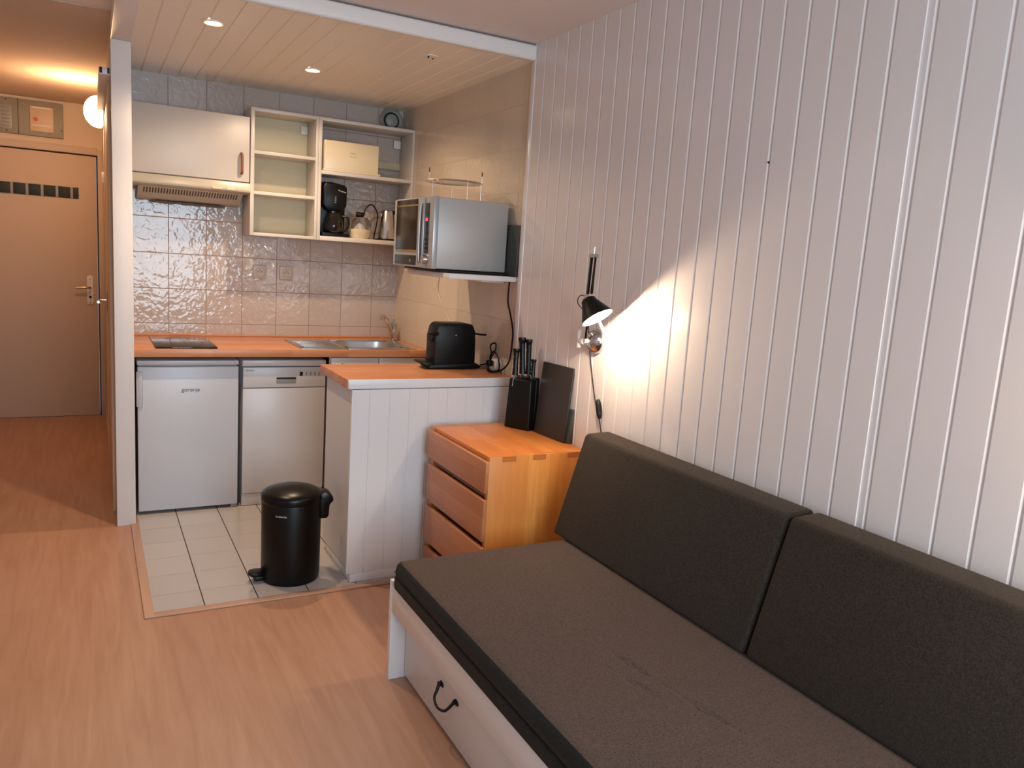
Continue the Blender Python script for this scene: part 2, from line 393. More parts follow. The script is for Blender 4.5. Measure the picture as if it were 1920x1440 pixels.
# hall end wall, left wall, window wall
t = B()
box(t, XL-.1, -.75, YE+.0, YE+.12, 0, ZM); box(t, .06, .2, YE, YE+.12, 0, ZM); box(t, -.75, .06, YE, YE+.12, 2.05, ZM); struct('wall_entrance', t, M['hall_wall'], smooth=False)
struct('wall_left', box(B(), -2.1, -2.0, YW, 4.12, 0, ZM), M['ceiling_white'], smooth=False)
struct('wall_left', box(B(), -2.1, XL, 4.12, 4.2, 0, ZM), M['ceiling_white'], smooth=False)
struct('wall_left', box(B(), XL-.1, XL, 4.2, YE+.1, 0, ZM), M['hall_wall'], smooth=False)
t = B()
box(t, -2.1, -.75, YW-.1, YW, 0, ZM); box(t, 1.45, XR+.1, YW-.1, YW, 0, ZM); box(t, -.75, 1.45, YW-.1, YW, 0, .6); box(t, -.75, 1.45, YW-.1, YW, 2.3, ZM)
struct('wall_front', t, M['ceiling_white'], smooth=False)
wd = B()
for x in (-.75, .32, 1.39): box(wd, x, x+.06, YW-.07, YW-.01, .6, 2.3, .004)
box(wd, -.75, 1.45, YW-.07, YW-.01, .6, .66, .004); box(wd, -.75, 1.45, YW-.07, YW-.01, 2.24, 2.3, .004)
wo = struct('window_1', wd, M['paint_white'])
# entrance door
dr = B(); box(dr, -.75, .056, YE-.002, YE+.04, .004, 2.045, .002)
d1 = struct('door_1', dr, M['door_paint'])
t = B(); box(t, .058, .068, YE-.004, YE+.1, 0, 2.055); box(t, -.75, .068, YE-.004, YE+.1, 2.047, 2.055); struct('door_gap', t, M['gap_dark'], d1)
t = B(); box(t, .066, .104, YE-.006, YE+.02, 0, 2.10, .002); box(t, -.78, .066, YE-.006, YE+.02, 2.056, 2.11, .003); struct('door_frame', t, M['door_paint'], d1)
t = B(); prism(t, [( -.0+.022*math.cos(a)+.000, 1.017+(.095 if math.sin(a) > 0 else -.095)+.022*math.sin(a)) for a in [2*math.pi*i/28 for i in range(28)]], 'y', YE-.010, YE-.001, .001)
pl = struct('lock_plate', t, M['white_plastic'], d1)
t = B(); cyl(t, (0, YE-.01, .962), (0, YE-.016, .962), .010); cyl(t, (0, YE-.01, 1.10), (0, YE-.014, 1.10), .004, seg=10); cyl(t, (0, YE-.01, .915), (0, YE-.014, .915), .004, seg=10); struct('keyhole', t, M['iron'], pl)
t = B(); tube(t, [(.0, YE-.008, 1.035), (-.002, YE-.045, 1.035), (-.03, YE-.058, 1.037), (-.10, YE-.056, 1.033)], .0085); struct('door_handle', t, M['brass'], d1)
# hall side door in the partition with its track
d2 = struct('door_2', box(B(), .092, .1035, 4.62, 5.46, .01, 2.16, .002), M['door_paint'])
t = B(); box(t, .090, .104, 4.50, 4.60, 0, 2.20, .003); box(t, .088, .104, 5.46, 5.54, 0, 2.20, .003); struct('door_frame', t, M['hall_wall'], d2)
t = B(); box(t, .052, .104, 4.30, 5.54, 2.200, 2.232, .003); struct('door_track', t, M['paint_white'], d2)
t = B(); box(t, .055, .066, 4.285, 4.299, 2.204, 2.228, .001); box(t, .088, .096, 4.285, 4.299, 2.204, 2.228, .001); struct('track_bolt', t, M['iron'], d2)
t = B(); tube(t, [(.090, 5.36, 1.06), (.050, 5.36, 1.06), (.042, 5.335, 1.06), (.042, 5.25, 1.06)], .009); struct('door_handle', t, M['steel_soft'], d2)
t = B(); box(t, .086, .0915, 5.32, 5.40, 1.0, 1.12, .002); struct('lock_plate', t, M['door_paint'], d2)

# ================================================================ KITCHEN RUN
YC = 4.323
# worktop with openings for sink bowl left as an inset
tp = thing('worktop', 'beech butcher-block worktop along the tiled back wall', 'worktop', (.98, YC, .90))
t = B()
# slab built round the sink opening (x 1.30-1.66, y 4.40-4.74)
box(t, .187, 1.295, YC, YB-.004, .858, .90, .003); box(t, 1.665, XR+.004, YC, YB-.004, .858, .90, .003)
box(t, 1.285, 1.675, YC+.0005, 4.395, .8585, .8997); box(t, 1.285, 1.675, 4.745, YB-.005, .8585, .8997)
obj('slab', t, M['beech_x'], tp)
t = B(); box(t, .19, XR, YB-.012, YB-.001, .90, .912, .003); obj('back_seal', t, M['beech_x'], tp)
# hob
hb = thing('hob', 'thin black glass hob set into the left end of the worktop', 'hob', (.44, 4.6, .90))
obj('glass_plate', box(B(), .290, .590, 4.345, 4.86, .9005, .909, .002), M['black_gloss'], hb)
for (x, y) in ((.44, 4.48), (.44, 4.72)):
    t = B(); lathe(t, (x, y, .9092), (0, 0, 1), [(.078, 0), (.08, .0002), (.08, 0)]); obj('cooking_zone', t, plain('zone_ring', srgb(52, 50, 50), .3, var=.05), hb)
# sink
sk = thing('sink', 'stainless steel sink with ribbed drainer let into the worktop', 'sink', (1.35, 4.57, .90))
t = B(); box(t, 1.03, 1.300, 4.34, 4.79, .9005, .905, .0015); box(t, 1.660, 1.715, 4.34, 4.79, .9005, .905, .0015)
box(t, 1.29, 1.67, 4.34, 4.402, .9005, .905, .0015); box(t, 1.29, 1.67, 4.738, 4.79, .9005, .905, .0015); obj('rim', t, M['steel'], sk)
t = B()
for i in range(7): box(t, 1.06, 1.27, 4.41+i*.045, 4.42+i*.045, .9045, .9075, .0012)
obj('drainer', t, M['steel'], sk)
t = B(); n = 44; rings = []
for (rx, ry, z) in ((.186, .173, .9045), (.180, .167, .900), (.172, .160, .82), (.150, .138, .775), (.05, .05, .765), (.001, .001, .765)):
    ring = []
    for i in range(n):
        a = 2*math.pi*i/n; c, s_ = math.cos(a), math.sin(a); p = 4.5
        q = (abs(c)**p+abs(s_)**p)**(-1/p); ring.append(t.verts.new((1.48+rx*c*q, 4.57+ry*s_*q, z)))
    rings.append(ring)
for a, b in zip(rings, rings[1:]):
    for i in range(n): t.faces.new((b[i], b[(i+1) % n], a[(i+1) % n], a[i]))
obj('bowl', t, M['steel'], sk)
t = B(); lathe(t, (1.48, 4.57, .7655), (0, 0, 1), [(.001, .003), (.02, .003), (.038, .004), (.04, 0)]); obj('drain', t, M['chrome'], sk)
# mixer tap
fc = thing('mixer_tap', 'chrome mixer tap with angled spout at the sink corner', 'tap', (1.735, 4.815, .905))
t = B(); lathe(t, (1.735, 4.815, .9052), (0, 0, 1), [(.001, 0), (.027, 0), (.027, .008), (.022, .014), (.021, .07), (.024, .085), (.024, .10), (.015, .112), (.001, .115)]); obj('body', t, M['chrome'], fc)
t = B(); tube(t, [(1.728, 4.80, .925), (1.695, 4.775, .985), (1.655, 4.745, 1.047), (1.640, 4.735, 1.060), (1.622, 4.722, 1.062)], .0105, rs=lambda s: .013-.003*s); obj('spout', t, M['chrome'], fc)
t = B(); cyl(t, (1.622, 4.722, 1.068), (1.616, 4.716, 1.044), .011); obj('aerator', t, M['chrome'], fc)
t = B(); tube(t, [(1.735, 4.815, 1.015), (1.725, 4.79, 1.035), (1.71, 4.76, 1.05)], .006, rs=lambda s: .008-.003*s); obj('lever', t, M['chrome'], fc)
# fridge
fr = thing('fridge', 'white undercounter fridge below the hob', 'fridge', (.455, 4.6, 0))
obj('body', box(B(), .212, .700, 4.425, 4.92, .03, .828, .004), M['enamel'], fr)
obj('top_panel', box(B(), .204, .706, 4.388, 4.92, .808, .832, .004), M['enamel'], fr)
obj('door', box(B(), .206, .705, 4.385, 4.422, .022, .800, .006, 3), M['enamel'], fr)
t = B(); prism(t, [(.2, 4.383), (.226, 4.372), (.231, 4.384), (.231, 4.39), (.2, 4.39)], 'z', .59, .775, .003); obj('handle', t, M['enamel'], fr)
for x in (.245, .665): obj('foot', cyl(B(), (x, 4.46, 0), (x, 4.46, .03), .016), M['black_plastic'], fr)
t = B(); box(t, .670, .703, 4.390, 4.43, .006, .022, .002); obj('hinge', t, M['grey_plastic'], fr)
text('logo', 'gorenje', .030, (.462, 4.3845, .675), (1, 0, 0), (0, 0, 1), M['ink'], fr)
# dishwasher
dw = thing('dishwasher', 'narrow white dishwasher right of the fridge', 'dishwasher', (.952, 4.6, 0))
obj('body', box(B(), .728, 1.178, 4.42, 4.92, .01, .83, .003), M['enamel_warm'], dw)
obj('top_panel', box(B(), .724, 1.182, 4.384, 4.90, .800, .833, .003), M['enamel_warm'], dw)
obj('door', box(B(), .727, 1.180, 4.382, 4.42, .078, .676, .003), M['enamel_warm'], dw)
cpn = obj('control_panel', box(B(), .727, 1.180, 4.380, 4.42, .680, .794, .003), M['enamel_warm'], dw)
obj('plinth', box(B(), .727, 1.180, 4.392, 4.42, .006, .073, .002), M['enamel_warm'], dw)
t = B(); box(t, .905, 1.012, 4.376, 4.381, .702, .736, .002); obj('grip', t, M['grey_plastic'], dw)
t = B(); box(t, .905, 1.012, 4.374, 4.380, .728, .737, .001); obj('grip_shadow_lip', t, M['iron'], dw)
obj('display', box(B(), 1.032, 1.050, 4.3785, 4.381, .744, .767, .0006), M['black_gloss'], dw)
for i in range(4):
    obj('button', box(B(), 1.066+i*.024, 1.074+i*.024, 4.3775, 4.381, .746, .766, .001), M['grey_plastic'], dw)
text('logo', 'SIEMENS', .012, (.762, 4.3795, .776), (1, 0, 0), (0, 0, 1), M['ink'], dw)
for k, s_ in enumerate(('- -- -', '-- - --')):
    text('marking', s_, .010, (1.10, 4.3795, .722-.014*k), (1, 0, 0), (0, 0, 1), M['ink_grey'], dw)
# sink cupboard
sc = thing('base_cabinet', 'white base cupboard under the sink, behind the peninsula', 'cabinet', (1.48, 4.6, 0))
obj('body', box(B(), 1.196, XR, 4.36, 4.92, .08, .758, .002), M['enamel_warm'], sc)
obj('front_rail', box(B(), 1.196, XR, 4.36, 4.38, .758, .857, .001), M['enamel_warm'], sc)
obj('plinth', box(B(), 1.196, XR, 4.40, 4.42, .004, .08), M['enamel_warm'], sc)
dd = obj('door', box(B(), 1.199, 1.480, 4.340, 4.359, .085, .852, .003), M['enamel_warm'], sc)
d3 = obj('door', box(B(), 1.484, XR-.004, 4.340, 4.359, .085, .852, .003), M['enamel_warm'], sc)
t = B(); tube(t, [(1.245, 4.338, .80), (1.245, 4.322, .80), (1.262, 4.322, .815), (1.262, 4.338, .815)], .006); obj('pull', t, M['leather'], dd)

# ================================================================ WALL CABINETS
YU = 4.703
wc = thing('wall_cabinet', 'white wall cupboard with brown leather pull, above the hood', 'cabinet', (.5, 4.8, 1.80))
obj('body', box(B(), .187, .804, YU+.020, YB-.002, 1.80, 2.150, .002), M['melamine'], wc)
cd = obj('door', box(B(), .190, .802, YU, YU+.019, 1.802, 2.158, .003), M['melamine'], wc)
t = B(); tube(t, [(.757, YU, 1.955), (.757, YU-.020, 1.952), (.758, YU-.026, 1.935), (.758, YU-.026, 1.868), (.759, YU-.020, 1.850), (.759, YU, 1.847)], .0075, smooth=5); obj('pull', t, M['leather'], cd)
# hood
hd = thing('range_hood', 'cream slim cooker hood under the wall cupboard', 'hood', (.5, 4.8, 1.70))
t = B(); prism(t, [(YU-.018, 1.744), (YU-.022, 1.756), (YU-.012, 1.795), (YU+.01, 1.798), (YB-.003, 1.798), (YB-.003, 1.735), (YU+.03, 1.735)], 'x', .190, .8055, .003); obj('body', t, M['hood'], hd)
t = B(); prism(t, [(YU+.035, 1.7345), (YU+.150, 1.678), (YB-.035, 1.666), (YB-.035, 1.7345)], 'x', .235, .775, .002); obj('filter_housing', t, M['hood'], hd)
M['grille'] = plain('grille', srgb(92, 76, 62), .5, var=.05)
t = B()
for i in range(34): prism(t, [(YU+.046, 1.7306), (YU+.096, 1.7060), (YU+.096, 1.7035), (YU+.046, 1.7281)], 'x', .262+i*.0145, .2695+i*.0145)
obj('grille', t, M['grille'], hd)
t = B(); prism(t, [(.30, 4.875), (.70, 4.875), (.66, 4.90), (.34, 4.90)], 'z', 1.656, 1.668, .003); obj('filter_panel', t, M['grille'], hd)
t = B(); box(t, .60, .655, YU-.026, YU-.016, 1.748, 1.762, .002); obj('switch', t, M['cream_gloss'], hd)
t = B(); box(t, .675, .72, YU-.026, YU-.016, 1.748, 1.762, .002); obj('switch', t, M['cream_gloss'], hd)
# open shelf units
zb, zt = 1.510, 2.216
su = thing('shelf_unit', 'narrow open shelf unit with three empty compartments and cream back', 'shelf', (1.0, 4.8, zb))
obj('side_panel', box(B(), .807, .828, YU, YB-.003, zb, zt, .0015), M['melamine'], su)
obj('side_panel', box(B(), 1.173, 1.190, YU, YB-.003, zb, zt, .0015), M['melamine'], su)
obj('top', box(B(), .828, 1.173, YU+.001, YB-.003, zt-.018, zt, .001), M['melamine'], su)
obj('bottom', box(B(), .828, 1.173, YU+.001, YB-.003, zb, zb+.018, .001), M['melamine'], su)
for z in (1.966, 1.742): obj('shelf', box(B(), .828, 1.173, YU+.004, YB-.014, z, z+.018, .001), M['melamine'], su)
obj('back_panel', box(B(), .828, 1.173, YB-.014, YB-.006, zb+.01, zt-.01), M['cream'], su)
obj('bracket', box(B(), 1.132, 1.172, YB-.034, YB-.0145, 2.13, 2.18, .003), M['white_plastic'], su)
sv = thing('shelf_unit', 'wider open shelf unit without a back, holding the coffee maker and kettle', 'shelf', (1.5, 4.8, zb))
obj('side_panel', box(B(), 1.191, 1.209, YU, YB-.003, zb, zt, .0015), M['melamine'], sv)
obj('side_panel', box(B(), 1.770, 1.783, YU, YB-.003, zb, zt, .001), M['melamine'], sv)
obj('top', box(B(), 1.209, 1.770, YU+.001, YB-.003, zt-.018, zt, .001), M['melamine'], sv)
obj('bottom', box(B(), 1.209, 1.770, YU+.001, YB-.003, zb, zb+.026, .001), M['melamine'], sv)
obj('shelf', box(B(), 1.209, 1.770, YU+.004, YB-.004, 1.896, 1.916, .001), M['melamine'], sv)
obj('bracket', box(B(), 1.722, 1.768, YB-.024, YB-.0045, 2.12, 2.17, .003), M['white_plastic'], sv)
obj('rail', box(B(), 1.209, 1.770, YB-.012, YB-.004, 1.99, 2.03, .001), M['cream'], sv)
# cream appliance box
ap = thing('toaster', 'cream long flat-sided toaster on the upper shelf', 'toaster', (1.4, 4.78, 1.916))
obj('casing', box(B(), 1.226, 1.562, 4.722, 4.86, 1.922, 2.096, .006, 3), M['cream_gloss'], ap)
obj('base', box(B(), 1.222, 1.574, 4.716, 4.866, 1.917, 1.930, .004), M['cream_gloss'], ap)
obj('knob', cyl(B(), (1.575, 4.74, 1.925), (1.590, 4.735, 1.925), .007), M['leather'], ap)
text('logo', 'Philips', .013, (1.402, 4.7215, 2.033), (1, 0, 0), (0, 0, 1), M['ink_grey'], ap)
text('logo', 'toaster plus', .009, (1.402, 4.7215, 2.014), (1, 0, 0), (0, 0, 1), M['ink_grey'], ap)
# coffee maker
zs = zb+.0262
cm = thing('coffee_maker', 'black filter coffee maker with glass jug on the lower shelf', 'coffee maker', (1.31, 4.8, zs))
t = B(); prism(t, [(1.226, zs+.02), (1.226, 1.845), (1.236, 1.856), (1.30, 1.862), (1.365, 1.852), (1.383, 1.838), (1.388, 1.80), (1.384, zs+.02)], 'y', 4.81, 4.90, .004); obj('tower', t, M['black_plastic'], cm)
t = B(); prism(t, [(1.232, 1.72), (1.230, 1.83), (1.245, 1.852), (1.36, 1.846), (1.378, 1.83), (1.376, 1.72), (1.35, 1.69), (1.26, 1.69)], 'y', 4.735, 4.812, .010); obj('filter_holder', t, M['black_plastic'], cm)
obj('base', box(B(), 1.226, 1.392, 4.722, 4.90, zs, zs+.022, .006), M['black_plastic'], cm)
t = B(); lathe(t, (1.305, 4.77, zs+.023), (0, 0, 1), [(.001, 0), (.045, 0), (.056, .012), (.06, .04), (.054, .075), (.038, .105), (.036, .12), (.034, .12), (.036, .104), (.051, .074), (.057, .04), (.053, .014), (.043, .003), (.001, .003)]); jg = obj('jug', t, M['glass_smoke'], cm)
t = B(); lathe(t, (1.305, 4.77, zs+.142), (0, 0, 1), [(.001, .012), (.034, .010), (.039, 0), (.001, 0)]); obj('lid', t, M['black_plastic'], jg)
t = B(); tube(t, [(1.352, 4.75, zs+.125), (1.385, 4.735, zs+.115), (1.388, 4.733, zs+.06), (1.36, 4.745, zs+.035)], .007); obj('handle', t, M['black_plastic'], jg)
text('logo', 'Moulinex', .013, (1.345, 4.7345, 1.807), (1, 0, -.2), (.2, 0, 1), M['ink_light'], cm)
text('logo', 'Subito', .016, (1.305, 4.7345, 1.755), (0, 0, 1), (-1, 0, 0), M['grey_plastic'], cm)
# juicer (cream bowl below, clear cover)
jc = thing('citrus_juicer', 'small cream citrus juicer with clear cover between coffee maker and kettle', 'juicer', (1.47, 4.775, zs))
t = B(); lathe(t, (1.472, 4.775, zs), (0, 0, 1), [(.001, 0), (.052, 0), (.060, .012), (.070, .05), (.071, .056), (.001, .056)]); obj('base', t, M['cream_gloss'], jc)
t = B(); lathe(t, (1.472, 4.775, zs+.0565), (0, 0, 1), [(.071, 0), (.072, .03), (.062, .065), (.055, .072), (.001, .074)]); obj('cover', t, M['glass'], jc)
t = B(); lathe(t, (1.472, 4.775, zs+.0562), (0, 0, 1), [(.001, .034), (.01, .03), (.022, .012), (.026, 0), (.001, 0)]); obj('cone', t, M['white_plastic'], jc)
# kettle
kt = thing('kettle', 'brushed steel kettle with black handle on the lower shelf', 'kettle', (1.66, 4.8, zs))
t = B(); lathe(t, (1.655, 4.80, zs+.012), (0, 0, 1), [(.001, 0), (.052, 0), (.053, .01), (.046, .10), (.040, .155), (.034, .172), (.001, .176)]); obj('body', t, M['steel_soft'], kt)
t = B(); lathe(t, (1.655, 4.80, zs+.1765), (0, 0, 1), [(.034, 0), (.032, .008), (.012, .013), (.001, .014)]); obj('lid', t, M['black_plastic'], kt)
t = B(); lathe(t, (1.655, 4.80, zs), (0, 0, 1), [(.001, 0), (.060, 0), (.061, .008), (.055, .012), (.001, .012)]); obj('base', t, M['black_plastic'], kt)
t = B(); tube(t, [(1.686, 4.795, zs+.178), (1.712, 4.79, zs+.17), (1.722, 4.788, zs+.12), (1.712, 4.79, zs+.06), (1.698, 4.79, zs+.03)], .012); obj('handle', t, M['black_plastic'], kt)
t = B(); prism(t, [(1.622, zs+.165), (1.606, zs+.168), (1.617, zs+.125)], 'y', 4.788, 4.812, .003); obj('spout', t, M['steel_soft'], kt)
t = B(); tube(t, [(1.600, 4.81, zs+.006), (1.592, 4.855, zs+.01), (1.604, 4.858, zs+.08), (1.612, 4.858, zs+.16), (1.578, 4.857, zs+.215), (1.540, 4.855, zs+.20), (1.520, 4.855, zs+.155)], .0042); cdk = obj('cord', t, M['black_plastic'], kt)
t = B(); tube(t, [(1.522, 4.855, zs+.162), (1.513, 4.855, zs+.145), (1.505, 4.855, zs+.137)], .010, smooth=4); cyl(t, (1.507, 4.855, zs+.145), (1.475, 4.868, zs+.150), .017); obj('plug', t, M['black_plastic'], cdk)
# round extractor vent in the corner
vt = thing('wall_fan', 'round white extractor vent in the corner above the shelves', 'fan', (1.70, YB, 2.285))
t = B(); lathe(t, (1.700, YB-.001, 2.288), (0, -1, 0), [(.001, 0), (.074, 0), (.076, .018), (.066, .03), (.052, .02), (.050, .006), (.001, .006)]); obj('ring', t, M['grey_plastic'], vt)
t = B(); lathe(t, (1.700, YB-.0075, 2.288), (0, -1, 0), [(.001, 0), (.0515, 0), (.0515, .010), (.001, .010)]); obj('recess', t, M['black_matte'], vt)
t = B(); lathe(t, (1.700, YB-.018, 2.288), (0, -1, 0), [(.001, 0), (.040, 0), (.040, .010), (.032, .016), (.001, .018)]); obj('disc', t, M['grey_plastic'], vt)
# tile sockets
def socket(x, z, lab):
    s_ = thing('wall_socket', lab, 'socket', (x, YB, z), 'sockets on the tiled back wall')
    obj('plate', box(B(), x-.040, x+.040, YB-.012, YB-.001, z-.040, z+.040, .004, 3), M['socket'], s_)
    t = B(); lathe(t, (x, YB-.0125, z), (0, -1, 0), [(.026, 0), (.026, .001), (.022, -.0), (.022, .001), (.001, .001)]); obj('well', t, M['socket'], s_)
    t = B(); cyl(t, (x-.010, YB-.0135, z), (x-.010, YB-.0152, z), .0032, seg=10); cyl(t, (x+.010, YB-.0135, z), (x+.010, YB-.0152, z), .0032, seg=10); cyl(t, (x, YB-.0135, z+.010), (x, YB-.017, z+.010), .0026, seg=10); obj('contacts', t, M['iron'], s_)
    return s_
s1 = socket(.908, 1.297, 'square wall socket on the splashback, nearer the fridge side')
s2 = dup(s1, (1.066, YB, 1.297)); s2['label'] = 'square wall socket on the splashback, nearer the sink side'

# ================================================================ PENINSULA
pn = thing('peninsula', 'white beadboard peninsula base standing on the kitchen tiles', 'peninsula', (1.4, 3.45, 0))
obj('body', box(B(), .992, XR-.002, 3.224, 3.650, .046, .872), M['enamel_warm'], pn)
pr = boards_profile(.981, XR-.004, .0918, 1.058, 3.206, 3.2235, .007, .004)
t = B(); prism(t, pr, 'z', .040, .872); obj('front_boards', t, M['bed_white'], pn, smooth=False)
obj('plinth', box(B(), .994, XR-.004, 3.192, 3.60, .0045, .0395, .002), M['bed_white'], pn)
obj('screw', cyl(B(), (1.205, 3.192, .026), (1.205, 3.190, .026), .003, seg=10), M['iron'], pn)
obj('screw', cyl(B(), (1.44, 3.206, .845), (1.44, 3.2045, .845), .0018, seg=10), M['ink_grey'], pn)
pt = thing('worktop', 'beech worktop with white front edge on top of the peninsula', 'worktop', (1.4, 3.45, .8725))
obj('slab', box(B(), .967, XR-.002, 3.232, 3.690, .8725, .913, .002), M['beech_x'], pt)
obj('front_strip', box(B(), .967, XR-.004, 3.214, 3.2318, .874, .9135, .002), M['bed_white'], pt)
# capsule coffee machine
ZC = .9142
ce = thing('capsule_coffee_machine', 'black capsule coffee machine standing on the peninsula', 'coffee machine', (1.585, 3.56, ZC))
t = B(); prism(t, [(1.476, ZC+.012), (1.478, 1.075), (1.487, 1.118), (1.502, 1.137), (1.520, 1.140), (1.655, 1.140), (1.678, 1.135), (1.692, 1.105), (1.697, 1.055), (1.70, ZC+.012)], 'y', 3.50, 3.62, .012); obj('body', t, M['black_matte'], ce)
t = B(); prism(t, [(1.452, ZC+.001), (1.72, ZC+.001), (1.735, ZC+.012), (1.70, ZC+.03), (1.452, ZC+.02)], 'y', 3.495, 3.625, .004); obj('base', t, M['black_matte'], ce)
t = B(); prism(t, [(1.415, ZC+.034), (1.478, ZC+.036), (1.478, ZC+.003), (1.465, ZC+.002), (1.415, ZC+.026)], 'y', 3.505, 3.615, .003); obj('drip_tray', t, M['black_matte'], ce)
t = B(); tube(t, [(1.490, 3.50, 1.088), (1.462, 3.50, 1.090), (1.442, 3.51, 1.089)], .009, rs=lambda s: .010-.005*s); obj('spout_lever', t, M['black_matte'], ce)
t = B(); tube(t, [(1.690, 3.50, 1.092), (1.72, 3.50, 1.088), (1.752, 3.50, 1.087)], .005); obj('lever', t, M['black_matte'], ce)
t = B(); box(t, 1.467, 1.482, 3.53, 3.59, 1.045, 1.085, .003); obj('outlet', t, M['black_matte'], ce)
obj('light', cyl(B(), (1.586, 3.500, 1.082), (1.586, 3.4985, 1.082), .0028, seg=10), M['ink_light'], ce)  # pale dot standing in for the highlight on a small button
t = B(); tube(t, [(1.73, 3.50, ZC+.020), (1.745, 3.46, ZC+.035), (1.757, 3.44, ZC+.075), (1.755, 3.45, ZC+.125), (1.765, 3.42, ZC+.14), (1.766, 3.415, ZC+.11), (1.756, 3.44, ZC+.06), (1.745, 3.44, ZC+.01), (1.745, 3.39, ZC+.004), (1.752, 3.34, ZC+.02), (1.757, 3.36, ZC+.07), (1.757, 3.41, ZC+.10), (1.752, 3.44, ZC+.075), (1.750, 3.44, ZC+.03)], .0038); obj('cord', t, M['black_plastic'], ce)
# socket with plugs on the peninsula
sp = thing('wall_socket', 'white socket low on the tiled wall behind the peninsula cords', 'socket', (XR, 3.40, ZC+.03))
t = B(); lathe(t, (1.783, 3.40, ZC+.035), (-1, 0, 0), [(.001, 0), (.032, 0), (.034, .006), (.030, .034), (.001, .036)]); obj('plate', t, M['white_plastic'], sp)
pg = thing('plug', 'black plug pushed into the white socket by the coffee machine', 'plug', (1.74, 3.40, ZC+.04))
t = B(); box(t, 1.718, 1.744, 3.385, 3.418, ZC+.030, ZC+.058, .004); obj('body', t, M['black_plastic'], pg)
t = B(); tube(t, [(1.722, 3.40, ZC+.040), (1.715, 3.39, ZC+.01), (1.725, 3.34, ZC+.008), (1.745, 3.285, ZC+.03), (1.763, 3.258, ZC+.078), (1.768, 3.252, ZC+.16), (1.768, 3.253, ZC+.22), (1.772, 3.29, 1.20), (1.772, 3.325, 1.26), (1.772, 3.33, 1.31), (1.772, 3.325, 1.365)], .0042); obj('cord', t, M['black_plastic'], pg)
# thin white lead behind the shelf
t = B(); tube(t, [(1.780, 4.20, 1.36), (1.780, 4.22, 1.28), (1.780, 4.16, 1.20), (1.780, 4.02, 1.10), (1.780, 3.97, 1.02), (1.780, 3.95, .91)], .0025); tag(obj('power_lead', t, M['socket'], origin=(1.78, 4.1, 1.2)), 'thin pale cable hanging down the side tiles', 'cable')

# ================================================================ MICROWAVE
sh = thing('wall_shelf', 'white shelf board carrying the microwave on the side wall', 'shelf', (1.6, 3.5, 1.36))
obj('board', box(B(), 1.43, XR+.006, 3.262, 3.80, 1.364, 1.388, .003), M['paint_white'], sh)
t = B(); box(t, 1.66, XR+.006, 3.40, 3.60, 1.352, 1.3635, .002); obj('bracket', t, M['paint_white'], sh)
tr = thing('oven_rack', 'black wire loop rack lying under the microwave', 'rack', (1.6, 3.6, 1.389))
t = B(); tube(t, [(1.755, 3.31, 1.3965), (1.45, 3.33, 1.3965), (1.395, 3.40, 1.3965), (1.385, 3.60, 1.3965), (1.40, 3.74, 1.3965), (1.45, 3.785, 1.3965), (1.755, 3.79, 1.3965)], .0045, smooth=6); obj('loop', t, M['iron'], tr)
t = B()
for y in (3.42, 3.52, 3.62, 3.72): cyl(t, (1.388, y, 1.3965), (1.755, y, 1.3965), .003, seg=8)
obj('bars', t, M['iron'], tr)
mw = thing('microwave', 'silver microwave with dark glass door on the wall shelf', 'microwave', (1.57, 3.6, 1.402))
obj('casing', box(B(), 1.400, 1.757, 3.352, 3.850, 1.404, 1.728, .004), M['micro_silver'], mw)
obj('front_frame', box(B(), 1.376, 1.401, 3.350, 3.852, 1.402, 1.730, .004), M['micro_front'], mw)
md = obj('door', box(B(), 1.368, 1.377, 3.455, 3.850, 1.405, 1.727, .003), M['micro_front'], mw)
obj('window', box(B(), 1.3655, 1.369, 3.530, 3.815, 1.475, 1.722, .001), M['dark_glass'], md)
obj('lower_panel', box(B(), 1.3655, 1.369, 3.530, 3.815, 1.412, 1.458, .001), M['dark_panel'], md)
obj('window_line', box(B(), 1.3645, 1.367, 3.530, 3.815, 1.690, 1.697, .0005), M['brass'], md); obj('window_line', box(B(), 1.3645, 1.367, 3.530, 3.815, 1.475, 1.483, .0005), M['brass'], md)
text('logo', 'LG', .018, (1.3650, 3.60, 1.432), (0, -1, 0), (0, 0, 1), M['ink_grey'], md)
obj('handle_recess', box(B(), 1.3655, 1.369, 3.472, 3.505, 1.425, 1.700, .001), M['dark_glass'], md)
t = B(); tube(t, [(1.368, 3.463, 1.695), (1.356, 3.463, 1.685), (1.353, 3.463, 1.56), (1.356, 3.463, 1.44), (1.368, 3.463, 1.43)], .0045, smooth=5); obj('handle', t, M['micro_front'], md)
obj('control_panel', box(B(), 1.373, 1.377, 3.400, 3.444, 1.470, 1.700, .001), M['dark_panel'], mw)
obj('display', box(B(), 1.3715, 1.374, 3.404, 3.440, 1.560, 1.655, .0005), M['black_gloss'], mw)
obj('clock_light', box(B(), 1.3705, 1.372, 3.410, 3.434, 1.618, 1.632, .0003), M['red_led'], mw)
for k in range(3): obj('button', box(B(), 1.3705, 1.374, 3.406, 3.438, 1.490+k*.020, 1.500+k*.020, .001), M['black_plastic'], mw)
t = B(); lathe(t, (1.374, 3.421, 1.443), (-1, 0, 0), [(.001, 0), (.021, 0), (.020, .018), (.013, .022), (.001, .022)]); obj('dial', t, M['knob_metal'], mw)
obj('badge', box(B(), 1.645, 1.652, 3.3505, 3.353, 1.418, 1.427, .0005), M['grey_plastic'], mw)
# tray beside the microwave
t = B(); prism(t, [(3.258, 1.389), (3.251, 1.628), (3.50, 1.632), (3.50, 1.389)], 'x', 1.764, 1.779, .002); tag(obj('baking_tray', t, M['slate_green'], origin=(1.77, 3.4, 1.389)), 'dark grey tray standing between microwave and wall', 'tray')
